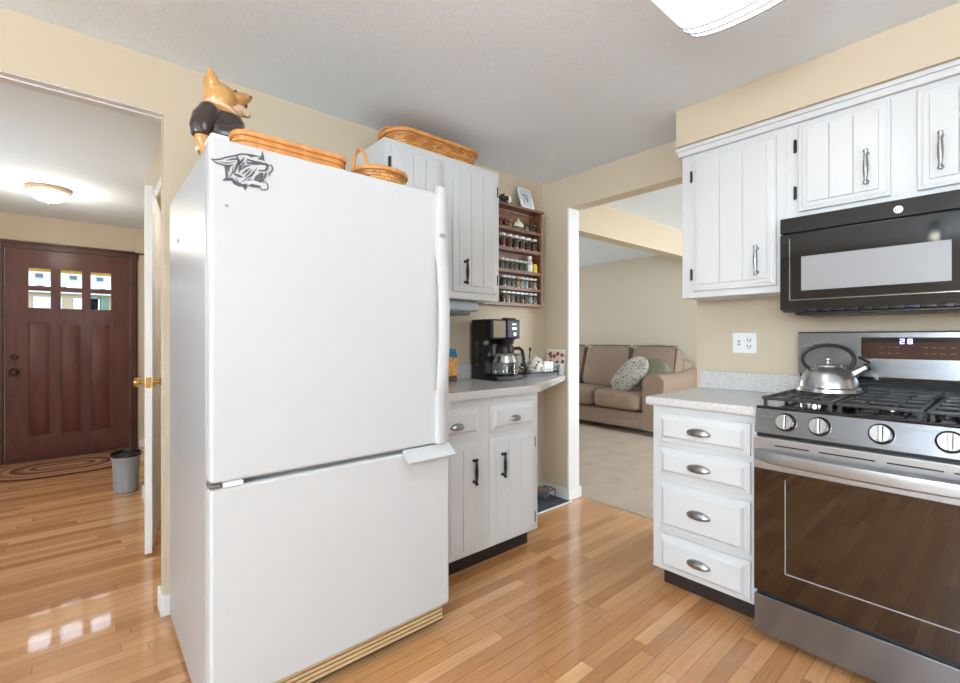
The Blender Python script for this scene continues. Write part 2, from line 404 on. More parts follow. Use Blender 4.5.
def remesh(o, voxel, smooth=4):
    md = o.modifiers.new('r', 'REMESH'); md.mode = 'VOXEL'; md.voxel_size = voxel
    ms = o.modifiers.new('s', 'SMOOTH'); ms.iterations = smooth; ms.factor = .5
    dg = bpy.context.evaluated_depsgraph_get(); me = bpy.data.meshes.new_from_object(o.evaluated_get(dg))
    o.modifiers.clear(); mats = [m for m in o.data.materials]; o.data = me
    if not me.materials:
        for m in mats: me.materials.append(m)
    for p in me.polygons: p.use_smooth = True

HC = 2.44
# ------------------------------------------------------------------ setting: kitchen, hall, living room
struct('floor', MB().box(-6.1, .13, -4.3, 4.06, -.08, 0), 'floor')
struct('floor_carpet', MB().box(.13, 3.75, -4.1, 3.6, -.08, .006), 'carpet')
struct('ceiling', MB().box(-6.1, 3.75, -4.3, 4.06, HC, HC + .08), 'ceil')
struct('wall_left', MB().box(-2.5, 0, 0, .11, 0, HC).box(-6, -2.5, 0, .11, 2.208, HC).box(-6, -4.3, 0, .11, 0, 2.208), 'wall')
struct('trim_2', MB().box(-4.3, -2.5, .003, .107, 2.204, 2.208).box(-4.3, -2.5, .045, .06, 2.199, 2.204), 'trim', 'white painted underside of the hall opening header')
struct('wall_back', MB().box(0, .12, -.24, .11, 0, HC).box(0, .12, -1.207, -.24, 2.205, HC).box(0, .12, -4.3, -1.207, 0, HC), 'wall')
struct('trim_1', MB().box(-.004, .124, -.254, -.24, 0, 2.205, .002), 'trim', 'white jamb board of the living room opening')
struct('baseboard_back', MB().box(-.014, 0, -.24, 0, 0, .085, .004).box(-.016, .136, -.268, -.254, 0, .085, .004).box(.12, .136, -.254, .0, 0, .085, .004), 'trim')
struct('baseboard_left', MB().box(-2.514, -2.35, -.014, 0, 0, .09, .004).box(-2.514, -2.5, 0, .11, 0, .09, .004).box(-.72, -.014, -.014, 0, 0, .085, .004), 'trim')
struct('wall_hall_right', MB().box(-2.42, -2.32, .11, .66, 0, HC).box(-2.42, -2.32, .66, 1.50, 2.09, HC).box(-2.42, -2.32, 1.50, 1.92, 0, HC).box(-2.32, -1.2, 1.82, 1.92, 0, HC).box(-1.3, -1.2, .11, 4.0, 0, HC), 'wall')
struct('baseboard_hall', MB().box(-2.434, -2.42, 1.58, 1.934, 0, .09, .004).box(-2.42, -1.3, 1.92, 1.934, 0, .09, .004).box(-2.31, -1.3, 3.926, 3.94, 0, .09, .004), 'trim')
struct('trim_3', MB().box(-2.435, -2.42, 1.50, 1.57, 0, 2.15, .003).box(-2.435, -2.42, .59, .66, 0, 2.15, .003).box(-2.435, -2.42, .66, 1.5, 2.09, 2.15, .003), 'trim', 'white casing round the hall closet doorway')
struct('wall_front', MB().box(-4.4, -3.37, 3.94, 4.06, 0, HC).box(-2.37, -1.2, 3.94, 4.06, 0, HC).box(-3.37, -2.37, 3.94, 4.06, 2.12, HC), 'wall')
struct('wall_hall_left', MB().box(-4.4, -4.3, .11, 4.06, 0, HC), 'wall')
struct('wall_right', MB().box(-6.1, -3.25, -4.3, -4.2, 0, HC).box(-1.95, 0, -4.3, -4.2, 0, HC).box(-3.25, -1.95, -4.3, -4.2, 0, .98).box(-3.25, -1.95, -4.3, -4.2, 2.22, HC), 'wall')
struct('wall_rear', MB().box(-6.1, -6, -4.3, -4.1, 0, HC).box(-6.1, -6, -2.2, .11, 0, HC).box(-6.1, -6, -4.1, -2.2, 0, 1.05).box(-6.1, -6, -4.1, -2.2, 2.35, HC), 'wall')
struct('wall_living_far', MB().box(3.62, 3.72, -4.1, 3.6, 0, HC), 'wall2')
struct('wall_living_side', MB().box(.12, 1.5, 3.5, 3.6, 0, HC).box(2.3, 3.72, 3.5, 3.6, 0, HC).box(1.5, 2.3, 3.5, 3.6, 0, 1.15).box(1.5, 2.3, 3.5, 3.6, 1.95, HC).box(.02, .12, .11, 3.6, 0, HC).box(.12, 1.6, -4.1, -4, 0, HC).box(3.3, 3.62, -4.1, -4, 0, HC).box(1.6, 3.3, -4.1, -4, 0, .5).box(1.6, 3.3, -4.1, -4, 2.3, HC), 'wall2')
struct('trim_4', MB().box(.12, 3.62, 0, .13, 2.15, HC), 'wall', 'dropped beige beam across the living room ceiling')
for k, (a, b, zz0, zz1, ax) in enumerate([(-3.25, -1.95, .98, 2.22, 'y'), (-4.1, -2.2, 1.05, 2.35, 'x'), (1.6, 3.3, .5, 2.3, 'yl'), (1.5, 2.3, 1.15, 1.95, 'yn')]):  # last entry: unseen north living room window, added to let in fill light
    mb = MB(); g = MB()
    for i in range(4):
        t = a + (b - a) * i / 3
        if ax == 'x': mb.box(-6.07, -6.01, t - .03, t + .03, zz0, zz1)
        elif ax == 'y': mb.box(t - .03, t + .03, -4.27, -4.21, zz0, zz1)
        elif ax == 'yl': mb.box(t - .03, t + .03, -4.07, -4.01, zz0, zz1)
        else: mb.box(t - .03, t + .03, 3.52, 3.58, zz0, zz1)
    for z in (zz0 + .03, zz1 - .03):
        if ax == 'x': mb.box(-6.07, -6.01, a, b, z - .03, z + .03)
        elif ax == 'y': mb.box(a, b, -4.27, -4.21, z - .03, z + .03)
        elif ax == 'yl': mb.box(a, b, -4.07, -4.01, z - .03, z + .03)
        else: mb.box(a, b, 3.52, 3.58, z - .03, z + .03)
    if ax == 'x': g.box(-6.045, -6.04, a, b, zz0, zz1)
    elif ax == 'y': g.box(a, b, -4.245, -4.24, zz0, zz1)
    elif ax == 'yl': g.box(a, b, -4.045, -4.04, zz0, zz1)
    else: g.box(a, b, 3.548, 3.552, zz0, zz1)
    w = struct('window_%d' % (k + 1), mb, 'trim'); p = g.build('pane', 'pane', w)
# soffit over the wall cabinets of the stove wall
struct('trim_5', MB().box(-.352, 0, -4.2, -1.252, 2.245, HC), 'wall', 'beige soffit above the wall cabinets')

# ------------------------------------------------------------------ front door (mahogany), its frame
DY = 3.94
d1 = struct('door_1', MB().box(-3.355, -3.192, DY, DY + .045, .03, 2.105).box(-2.552, -2.390, DY, DY + .045, .03, 2.105)
            .box(-3.192, -2.552, DY, DY + .045, .03, .24).box(-3.192, -2.552, DY, DY + .045, 1.375, 1.525).box(-3.192, -2.552, DY, DY + .045, 1.925, 2.105)
            .box(-3.03, -2.955, DY, DY + .045, .24, 1.375).box(-2.79, -2.72, DY, DY + .045, .24, 1.375), 'door', 'dark mahogany front door with six small panes above three tall panels')
gr = MB()
for x0, x1 in ((-3.03, -2.955), (-2.79, -2.72)): gr.box(x0, x1, DY, DY + .045, 1.525, 1.925)
for x0, x1 in ((-3.192, -3.03), (-2.955, -2.79), (-2.72, -2.552)): gr.box(x0, x1, DY + .002, DY + .043, 1.70, 1.745)
gr.build('glazing_bar', 'door', d1)
for x0, x1 in ((-3.192, -3.03), (-2.955, -2.79), (-2.72, -2.552)):
    MB().box(x0, x1, DY + .015, DY + .04, .24, 1.375).frustum(x0 + .012, x1 - .012, .255, 1.36, DY + .015, DY + .003, .03).build('door_panel', 'door', d1)
    for z0, z1 in ((1.525, 1.70), (1.745, 1.925)):
        MB().box(x0, x1, DY + .02, DY + .025, z0, z1).build('pane', 'pane', d1)
for z, n in ((1.038, 'deadbolt'), (.893, 'door_knob')):
    kb = MB().cyl((-3.29, DY, z), (-3.29, DY - .012, z), .034, seg=20)
    if n == 'door_knob': kb.spun([(.012, 0), (.012, .35), (.03, .5), (.034, .75), (.02, 1), (0, 1)], (-3.29, DY - .01, z), (-3.29, DY - .065, z), 20)
    else: kb.spun([(.022, 0), (.022, .6), (.015, 1), (0, 1)], (-3.29, DY - .01, z), (-3.29, DY - .03, z), 20).box(-3.294, -3.286, DY - .045, DY - .03, z - .014, z + .014)
    kb.build(n, 'bronze', d1, 'dark bronze ' + n.replace('_', ' '))
MB().cyl((-3.29, DY, .65), (-3.29, DY - .006, .65), .012).build('lower_latch', 'bronze', d1)
hg = MB()
for z in (.3, 1.05, 1.85): hg.cyl((-2.386, DY - .008, z - .05), (-2.386, DY - .008, z + .05), .008, seg=8)
hg.build('hinge', 'bronze', d1)
f = MB()
for x0, x1 in ((-3.42, -3.355), (-2.390, -2.322)):
    f.box(x0, x1, DY - .02, DY - .001, 0, 2.17, .006); f.box(x0 + .012, x1 - .012, DY - .03, DY - .01, 0, 2.15, .004)
f.box(-3.43, -2.315, DY - .022, DY - .001, 2.105, 2.175, .006).box(-3.445, -2.305, DY - .04, DY - .001, 2.155, 2.178, .004)
f.box(-3.355, -2.39, DY - .03, DY + .1, .0, .028, .003)
struct('trim_6', f, 'dtrim', 'dark mahogany casing round the front door')
# chime box
t = thing('door_chime', 'small beige door chime box high on the wall right of the front door', 'door chime', (-2.30, DY, 2.16))
MB().box(-2.345, -2.255, DY - .06, DY, 2.165, 2.37, .004).build('cover', 'wall', t); MB().box(-2.335, -2.265, DY - .055, DY, 2.155, 2.165).build('grille', 'bronze', t)

# hall closet door, ajar
dj = bpy.data.objects.new('door_2', None); COL.objects.link(dj); dj.location = (-2.368, 1.462, 0); dj['kind'] = 'structure'; dj['label'] = 'white hall closet door standing ajar'
ang = math.atan2(.722 - 1.462, -2.495 + 2.368)        # direction hinge -> free edge
TD = Matrix.Translation(dj.location) @ Matrix.Rotation(ang, 4, 'Z')
L = .75
pl = MB(TD).box(0, L, -.0175, .0175, .012, 2.075, .002); pl.build('leaf', 'trim', dj)
pn = MB(TD)
for x0, x1 in ((.09, .34), (.40, .65)):
    for z0, z1 in ((.2, .85), (1.0, 1.55), (1.68, 1.95)):
        pn.frustum(x0, x1, z0, z1, -.0175, -.022, .02); pn.box(x0, x1, .0175, .021, z0, z1, .002)
pn.build('raised_panel', 'trim', dj)
for s_ in (-1, 1):
    MB(TD).cyl((L - .06, s_ * .0175, .97), (L - .06, s_ * .025, .97), .03, seg=20).spun([(.011, 0), (.011, .45), (.02, .5), (.027, .7), (.026, .9), (.015, 1), (0, 1)], (L - .06, s_ * .02, .97), (L - .06, s_ * .075, .97), 20).build('door_knob', 'brass', dj, 'brass door knob')
MB(TD).box(L - .001, L + .002, -.012, .012, .94, 1.0).cyl((L, 0, .97), (L + .01, 0, .97), .007).build('latch_plate', 'brass', dj)

# braided rug, waste bin
RX, RY = -2.92, 3.46
pts = []
for k in range(48):
    a = 2 * PI * k / 48; cx_ = .13 if math.cos(a) > 0 else -.13
    pts.append((RX + cx_ + .40 * math.cos(a), RY + .40 * math.sin(a), .0))
rg = MB().prism(pts, (0, 0, .012)).build('braided_rug', 'rug'); tag(rg, 'oval braided rug in tan and red before the front door', 'rug')
for v in rg.data.vertices: v.co -= Vector((RX, RY, 0))
rg.location = (RX, RY, 0.001); rg.scale = (1, 1, 1)
light('closet_fill', 'POINT', (-1.9, .8, 2.2), (0, 0, 0), 12, (1, .95, .88)).data.shadow_soft_size = .08  # unseen lamp added in the closet to brighten the ajar door's inner face
t = thing('waste_bin', 'grey plastic waste bin with black liner by the hall wall', 'waste bin', (-2.515, 2.215, 0))
MB().lathe([(.072, 0), (.082, .004), (.092, .26), (.1, .265), (.1, .3), (.096, .3), (.094, .27), (.08, .015), (0, .015)], (-2.515, 2.215, 0), 32, sx=.98, sy=1.3).build('bucket', 'bin_', t)
MB().lathe([(.104, .285), (.104, .303), (.094, .303), (.09, .25), (.06, .21), (0, .19)], (-2.515, 2.215, 0), 32, sx=.98, sy=1.3).build('bag_liner', 'binbag', t)

# hall ceiling lamp
t = thing('ceiling_lamp', 'round flush ceiling lamp with lit cream glass bowl in the hall', 'ceiling lamp', (-2.99, 2.68, HC))
MB().lathe([(.0, 0), (.138, 0), (.145, -.010), (.142, -.026), (.128, -.036), (.118, -.034)], (-2.99, 2.68, HC), 40).build('rim', 'vent', t)
MB().lathe([(.126, -.03), (.12, -.05), (.1, -.08), (.066, -.1), (.03, -.109), (0, -.111)], (-2.99, 2.68, HC), 40).build('glass_bowl', 'hallglass', t)
MB().spun([(.012, 0), (.014, .4), (.006, .8), (0, 1)], (-2.99, 2.68, HC - .109), (-2.99, 2.68, HC - .128)).build('finial', 'brass', t)
light('hall_bulb', 'POINT', (-2.99, 2.68, HC - .25), (0, 0, 0), 9, (1, .93, .82)).data.shadow_soft_size = .12

# ------------------------------------------------------------------ exterior seen through the door panes
struct('ground', MB().box(-30, 20, 4.1, 40, -.35, -.2), 'lawn')
t = thing('house', 'white house with tan lower storey seen through the front door panes', 'house', (-3.2, 20, -.2))
MB().box(-9, 3, 20, 26, 2.95, 5.6).build('upper_wall', 'siding', t)
MB().box(-9, 3, 20.1, 26, -.2, 2.95).build('lower_wall', 'tansid', t)
MB().prism([(-9.4, 19.5, 5.6), (-9.4, 26.5, 5.6), (-9.4, 23, 8)], (12.8, 0, 0)).build('roof', 'shingle', t)
MB().box(-9, 3, 19.9, 20.1, 2.85, 2.98).build('trim_band', 'house_trim', t)
for x in (-4.1, -3.7, -3.2, -2.85, -2.45):
    w = MB().box(x, x + .2, 19.95, 20.05, 3.38, 3.52).build('window', 'dkwin', t); MB().box(x - .03, x + .23, 19.97, 20.04, 3.35, 3.55).build('window_frame', 'house_trim', w)
for x in (-4.05, -3.45, -2.8, -2.35):
    MB().box(x, x + .16, 19.96, 20.05, 3.03, 3.10).build('vent_window', 'dkwin', t)
for x in (-4.15, -3.1): MB().box(x, x + .75, 19.98, 20.12, .5, 2.7).build('garage_door', 'house_trim', t)
for x in (-2.62, -2.32): MB().box(x, x + .22, 19.98, 20.12, -.2, 2.8).build('shutter', 'evergreen', t, 'dark green shutter')
struct('trim_7', MB().box(-5, -1, 4.9, 5.0, 2.0, 2.12).box(-5, -1, 4.86, 4.9, 2.035, 2.12), 'porch', 'yellow porch beam outside the front door')

# ------------------------------------------------------------------ cabinet helpers
def panel_front(T, x0, x1, z0, z1, y, planks=0):
    """door or drawer front: slab with lipped edge and raised field (planked for doors); y = its back plane, front towards -y"""
    mb = MB(T).box(x0, x1, y - .014, y, z0, z1, .005)
    i = .026
    mb.frustum(x0 + .010, x1 - .010, z0 + .010, z1 - .010, y - .0135, y - .0205, .014)
    if planks:
        a, b = x0 + i + .008, x1 - i - .008; w = (b - a) / planks
        for k in range(planks):
            mb.box(a + k * w + .0012, a + (k + 1) * w - .0012, y - .027, y - .0195, z0 + i + .008, z1 - i - .008, .0028)
    else:
        mb.frustum(x0 + i - .004, x1 - i + .004, z0 + i - .004, z1 - i + .004, y - .0195, y - .031, .012)
    return mb
def pull(T, x, z0, z1, y, m, parent):
    mb = MB(T); h = z1 - z0
    for z in (z0, z1):
        mb.spun([(.0095, 0), (.007, .2), (.006, .9), (.0065, 1)], (x, y, z), (x, y - .024, z), 10)
    mb.spun([(.0, 0), (.008, .03), (.009, .07), (.005, .13), (.0055, .17), (.0085, .34), (.0095, .5), (.0085, .66), (.0055, .83), (.005, .87), (.009, .93), (.008, .97), (0, 1)], (x, y - .025, z0 - .016), (x, y - .025, z1 + .016), 12)
    return mb.build('handle', m, parent, 'metal bail handle')
def cup(T, x, z, y, parent, w=.045, h=.02, d=.026):
    mb = MB(T); n1, n2 = 18, 10; g = []
    for i in range(n2 + 1):
        b = PI * .66 * i / n2; row = []
        for k in range(n1 + 1):
            a = PI * k / n1
            row.append(mb.bm.verts.new((x + w * math.cos(a), y - .001 - d * math.sin(a) * math.sin(b), z + h * 1.05 * math.sin(a) * math.cos(b))))
        g.append(row)
    for i in range(n2):
        for k in range(n1): mb.bm.faces.new((g[i][k], g[i][k + 1], g[i + 1][k + 1], g[i + 1][k]))
    bmesh.ops.remove_doubles(mb.bm, verts=mb.bm.verts[:], dist=.0004)
    bmesh.ops.solidify(mb.bm, geom=mb.bm.faces[:], thickness=.0018)
    mb._done(mb.bm.verts[:])
    mb2 = [(x + (w + .004) * math.cos(a), y - .0015, z + (h + .005) * math.sin(a)) for a in [PI * k / 16 for k in range(17)]]
    mb.prism([(p[0], p[1], p[2]) for p in mb2], (0, .0015, 0))
    return mb.build('cup_pull', 'pewter', parent, 'pewter cup pull')
def hinge(T, x, z, y, parent):
    MB(T).box(x - .007, x + .007, y - .004, y, z - .026, z + .026, .0015).cyl((x, y - .006, z - .022), (x, y - .006, z + .022), .0045, seg=8).ball((x, y - .006, z + .026), .0055, 8).ball((x, y - .006, z - .026), .0055, 8).build('hinge', 'dpewter', parent, 'dark metal hinge')
I4 = Matrix.Identity(4)

# ------------------------------------------------------------------ left wall: base cabinet, worktop, wall cabinet
ZL = .945
t = thing('base_cabinet', 'white base cabinet with two doors and two drawers beside the refrigerator', 'cabinet', (-1.13, -.3, 0))
MB().box(-1.54, -.725, -.59, -.005, .09, ZL - .04).box(-1.50, -.727, -.592, -.585, .092, ZL - .042).build('body', 'cab', t)
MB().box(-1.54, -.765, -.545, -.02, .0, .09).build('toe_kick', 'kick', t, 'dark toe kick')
for x0, x1, hx, cx_ in ((-1.515, -1.192, -1.243, -1.354), (-1.118, -.762, -1.04, -.945)):
    d = panel_front(I4, x0, x1, .712, .862, -.592).build('drawer', 'cab', t); cup(I4, cx_, .772, -.619, d)
    d = panel_front(I4, x0, x1, .10, .682, -.592, 3).build('door', 'cab', t); pull(I4, hx, .478, .588, -.619, 'dpewter', d)
    hxx = x1 + .006 if x1 > -1 else x0 - .006
    for z in (.17, .61): hinge(I4, hxx, z, -.592, d)
pts = [(-1.54, 0), (-1.54, -.622), (-.742, -.622), (-.72, -.612), (-.006, -.225), (-.003, -.21), (-.003, 0)]
wt = MB().prism([(x, y - .001, ZL - .04) for x, y in pts], (0, 0, .04))
bmesh.ops.bevel(wt.bm, geom=[e for e in wt.bm.edges if all(abs(v.co.z - ZL) < 1e-4 for v in e.verts)], offset=.008, segments=3, affect='EDGES')
o = thing('worktop', 'grey speckled worktop with angled end under the coffee maker', 'countertop', (-.8, -.3, ZL - .04))
wt.build('slab', 'counter', o); MB().box(-1.54, -.02, -.022, -.001, ZL, ZL + .098, .004).build('backsplash', 'counter', o)

t = thing('wall_cabinet', 'white wall cabinet with two doors between refrigerator and spice rack', 'wall cabinet', (-1.19, -.17, 1.45))
MB().box(-1.60, -.795, -.33, -.002, 1.45, 2.255, .002).build('body', 'cab', t)
for x0, x1, hs in ((-1.560, -1.243, -1), (-1.165, -.822, 1)):
    d = panel_front(I4, x0, x1, 1.492, 2.225, -.331, 3).build('door', 'cab', t)
    pull(I4, (x1 - .05) if hs < 0 else (x0 + .075), 1.545, 1.665, -.358, 'dpewter', d)
    for z in (1.58, 2.13): hinge(I4, (x0 - .012) if hs < 0 else (x1 + .008), z, -.331, d)

# under cabinet appliance
t = thing('under_cabinet_appliance', 'grey rounded appliance mounted under the wall cabinet left of coffee maker', 'appliance', (-1.05, -.2, 1.45))
mb = MB().box(-1.30, -.90, -.27, -.06, 1.385, 1.448, .02, 3); mb.build('housing', 'radio', t)
MB().spun([(.0315, 0), (.030, .5), (.018, .9), (.0, 1)], (-.915, -.165, 1.417), (-.86, -.165, 1.41), 16).build('end_cap', 'plastic', t, 'pale tapered end')
MB().box(-1.28, -.96, -.25, -.08, 1.362, 1.386, .006).build('lower_tray', 'radio2', t)

# ------------------------------------------------------------------ stove wall: base cabinet, worktop (local run: x = -Y, front -y = world -X)
ZR = .93
t = thing('drawer_cabinet', 'white base cabinet of four drawers left of the range', 'cabinet', root_at(RB, (1.49, -.3, 0)))
MB(RB).box(1.262, 1.735, -.608, -.005, .085, ZR - .042).build('body', 'cab', t)
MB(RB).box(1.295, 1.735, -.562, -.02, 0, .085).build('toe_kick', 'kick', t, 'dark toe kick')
for z0, z1 in ((.715, .855), (.55, .69), (.292, .52), (.095, .268)):
    d = panel_front(RB, 1.296, 1.708, z0, z1, -.609).build('drawer', 'cab', t); cup(RB, 1.497, (z0 + z1) / 2 - .004, -.634, d, .056, .024)
o = thing('worktop', 'pale speckled worktop left of the range with short backsplash', 'countertop', root_at(RB, (1.49, -.3, ZR - .042)))
wt = MB(RB).box(1.232, 1.737, -.642, -.001, ZR - .042, ZR, .012, 3); wt.build('slab', 'counter', o)
MB(RB).box(1.235, 1.737, -.022, -.001, ZR, ZR + .1, .004).build('backsplash', 'counter', o)

# wall cabinets
FY = -.30
def upper(label, x0, x1, z0, z1, doors, name='wall_cabinet'):
    t = thing(name, label, 'wall cabinet', root_at(RB, ((x0 + x1) / 2, -.15, z0)))
    MB(RB).box(x0, x1, FY, -.002, z0, z1, .0015).build('body', 'cab', t)
    for dx0, dx1, dz0, dz1, hx, hz0, hz1, gx in doors:
        d = panel_front(RB, dx0, dx1, dz0, dz1, FY - .001, 3).build('door', 'cab', t)
        pull(RB, hx, hz0, hz1, FY - .028, 'pewter', d)
        for z in (dz0 + .09, dz1 - .09): hinge(RB, gx, z, FY - .001, d)
    MB(RB).box(x0 - (.012 if x0 < 1.3 else 0), x1, FY - .022, FY + .01, z1 - .045, z1 - .008).box(x0 - (.02 if x0 < 1.3 else 0), x1, FY - .034, FY + .01, z1 - .018, z1).build('crown_moulding', 'cab', t)
    return t
upper('tall white wall cabinet with one planked door left of the microwave', 1.262, 1.752, 1.435, 2.243, [(1.325, 1.712, 1.468, 2.172, 1.637, 1.535, 1.648, 1.312)])
upper('short white wall cabinet above the microwave with pulls facing each other', 1.752, 2.53, 1.752, 2.243, [(1.80, 2.115, 1.792, 2.185, 2.043, 1.862, 1.978, 1.786), (2.192, 2.50, 1.792, 2.185, 2.259, 1.862, 1.978, 2.512)])

# outlet
t = thing('wall_outlet', 'white double wall outlet plate above the worktop beside the range', 'outlet', root_at(RB, (1.47, 0, 1.14)))
MB(RB).box(1.408, 1.530, -.007, 0, 1.137, 1.25, .003).build('plate', 'plastic', t)
sw = MB(RB).box(1.427, 1.459, -.010, -.006, 1.16, 1.227, .002); sw.build('switch_insert', 'plastic', t)
b = MB(RB).box(1.437, 1.449, -.0108, -.0095, 1.18, 1.19).box(1.437, 1.449, -.0108, -.0095, 1.197, 1.207); b.build('button', 'gasket', t)
rc = MB(RB).box(1.476, 1.512, -.010, -.006, 1.16, 1.227, .002).build('receptacle', 'plastic', t)
sl = MB(RB)
for z in (1.176, 1.211): sl.box(1.484, 1.488, -.0112, -.0098, z - .006, z + .006).box(1.499, 1.503, -.0112, -.0098, z - .006, z + .006).box(1.4915, 1.4965, -.0112, -.0098, z - .014, z - .008)
sl.build('slot', 'ink', rc)

# ------------------------------------------------------------------ microwave
t = thing('microwave', 'black over-the-range microwave with wide grey window', 'microwave', root_at(RB, (2.14, -.2, 1.33)))
MX0, MX1, MF = 1.757, 2.519, -.385
MB(RB).box(MX0, MX1, MF, -.002, 1.335, 1.75, .004).build('body', 'black', t)
MB(RB).box(MX0, MX1, MF - .03, MF, 1.68, 1.748, .004).build('vent_panel', 'mw', t, 'glossy black upper vent strip')
dr = MB(RB).box(MX0, MX1, MF - .03, MF, 1.342, 1.676, .004).build('door', 'mw', t)
y = MF - .031
MB(RB).box(1.838, 2.292, y - .0006, y + .0005, 1.425, 1.572, 0).build('window', 'microglass', dr, 'grey mesh window')
bz = MB(RB).box(1.793, 1.796, y - .001, y + .001, 1.385, 1.655).box(1.793, 2.33, y - .001, y + .001, 1.384, 1.387).box(2.329, 2.332, y - .001, y + .001, 1.385, 1.655)
bz.build('bezel_line', 'chrome', dr, 'thin chrome frame line')
MB(RB).box(2.36, 2.375, y - .035, y - .02, 1.38, 1.64, .005).box(2.362, 2.373, y - .03, y, 1.39, 1.41).box(2.362, 2.373, y - .03, y, 1.61, 1.63).build('door_handle', 'mw', dr)
kp = MB(RB)
for r_ in range(5):
    for c_ in range(3): kp.box(2.405 + c_ * .032, 2.425 + c_ * .032, y - .001, y, 1.40 + r_ * .036, 1.42 + r_ * .036)
kp.build('keypad', 'radio2', t)
# round emblem
em = MB(RB).lathe([(0, 0), (.014, 0), (.014, .0015), (.0125, .002), (0, .002)], (0, 0, 0), 24, T=Matrix.Translation((2.15, y, 1.709)) @ Matrix.Rotation(PI / 2, 4, 'X')).build('emblem', 'silver', t, 'round silver maker emblem')
sc_ = MB(RB)
def stroke(cx_, pts, w): sc_.ribbon([(2.15 + cx_ + p[0] * .001, 1.709 + p[1] * .001) for p in pts], w, y - .0028, y - .0018)
stroke(0, [(-1, 5), (-5, 6), (-8, 2), (-7, -4), (-3, -5), (-1, -1), (-4, 0)], .0014)
stroke(0, [(7, 5), (3, 6), (2, 2), (5, 1), (2, 0), (1, -4), (4, -6), (8, -3)], .0014)
sc_.build('lettering', 'ink', em)
un = MB(RB).box(1.80, 2.48, -.36, -.06, 1.322, 1.335, .003)
for k in range(14): un.box(1.83 + k * .045, 1.85 + k * .045, -.415, -.39, 1.334, 1.343)
un.build('underside_vent', 'black', t)

# ------------------------------------------------------------------ gas range
t = thing('gas_range', 'stainless steel gas range with black oven glass and front knobs', 'range', root_at(RB, (2.125, -.35, 0)))
SX0, SX1, SF = 1.745, 2.505, -.665
MB(RB).box(SX0, SX1, SF + .02, -.03, .02, .925).build('body', 'black', t)
for x in (SX0 + .05, SX1 - .05):
    for yy in (-.6, -.1): MB(RB).cyl((x, yy, 0), (x, yy, .03), .018).build('foot', 'black', t)
dw = MB(RB).box(SX0, SX1, SF - .03, SF + .02, .03, .183, .006).build('storage_drawer', 'steel', t)
MB(RB).box(SX0 + .01, SX1 - .01, SF - .012, SF + .02, .183, .2).build('drawer_gap', 'black', t)
od = MB(RB).box(SX0, SX1, SF - .032, SF + .018, .2, .694, .004).build('oven_door', 'ovenglass', t)
yo = SF - .0335
wl = MB(RB)
x0, x1, z0, z1 = SX0 + .11, SX1 - .11, .30, .665
for a in ((x0, x1, z0 - .002, z0 + .002), (x0, x0 + .003, z0, z1), (x1 - .003, x1, z0, z1)): wl.box(a[0], a[1], yo - .0004, yo + .001, a[2], a[3])
wl.build('window_border', 'gasket', od)
MB(RB).box(SX0, SX1, SF - .034, SF + .018, .694, .822, .004).build('door_rail', 'steel2', od)
# bowed flat handle
hp = []
n = 16
hb = MB(RB)
top, bot = [], []
for k in range(n + 1):
    u = k / n; bow = .052 * math.sin(PI * u) ** .45
    top.append((SX0 + .004 + (SX1 - SX0 - .008) * u, SF - .034 - bow))
for k in range(n):
    (xa, ya), (xb, yb) = top[k], top[k + 1]
    hb.prism([(xa, ya, .728), (xa, ya - .012, .735), (xa, ya - .014, .765), (xa, ya, .772)], (0, 0, 0)) if False else None
def bar(mb, line, z0, z1, th):
    R4 = []
    for x, y_ in line: R4.append([mb.bm.verts.new(p) for p in ((x, y_ + th, z0), (x, y_, z0 + .008), (x, y_ - .003, (z0 + z1) / 2), (x, y_, z1 - .008), (x, y_ + th, z1))])
    for A, B in zip(R4, R4[1:]):
        for k in range(5): mb.bm.faces.new((A[k], A[(k + 1) % 5], B[(k + 1) % 5], B[k]))
    mb.bm.faces.new(R4[0]); mb.bm.faces.new(R4[-1][::-1])
    mb._done([v for r in R4 for v in r])
bar(hb, top, .722, .778, .016)
hb.build('oven_handle', 'steel2', od)
sl = MB(RB)
for a, b_ in ((.10, .25), (.29, .50), (.54, .72), (.75, .9)): sl.box(SX0 + (SX1 - SX0) * a, SX0 + (SX1 - SX0) * b_, SF - .0352, SF - .033, .792, .797)
sl.build('vent_slot', 'black', od)
MB(RB).box(SX0 + .005, SX1 - .005, SF - .01, SF + .02, .822, .838).build('gap', 'black', t)
MB(RB).prism([(SX0, SF + .03, .835), (SX0, SF - .022, .837), (SX0, SF - .002, .932), (SX0, SF + .03, .932)], (SX1 - SX0, 0, 0)).build('control_panel', 'steel', t)
tilt = math.atan2(.02, .095)
for x in (1.853, 1.962, 2.138, 2.305, 2.40):
    T2 = RB @ Matrix.Translation((x, SF - .0115, .887)) @ Matrix.Rotation(PI / 2 + tilt * -1, 4, 'X')
    kn = MB(T2).lathe([(0, 0), (.036, 0), (.036, .004), (.031, .010), (.031, .012)], seg=28).build('knob', 'gloss', t)
    MB(T2).lathe([(.028, .008), (.0295, .028), (.0275, .031), (0, .031)], seg=28).build('knob_face', 'steelv', kn)
    MB(T2).box(-.006, .006, -.027, .027, .030, .040, .002).build('knob_grip', 'steelv', kn)
    MB(T2).box(.006, .009, -.025, .025, .0305, .0325).build('pointer_mark', 'black', kn)
ct = MB(RB).box(SX0, SX1, SF - .002, -.09, .93, .944, .004).build('cooktop', 'gloss', t)
for k, (bx, by) in enumerate(((1.905, -.22), (1.905, -.50), (2.125, -.36), (2.345, -.22), (2.345, -.50))):
    bu = MB(RB).lathe([(0, 0), (.05, 0), (.05, .008), (.042, .014), (0, .014)], (bx, by, .944), 24).build('burner', 'chrome', t)
    MB(RB).lathe([(0, .014), (.036, .014), (.036, .022), (.03, .025), (0, .025)], (bx, by, .944), 24).build('burner_cap', 'iron', bu)
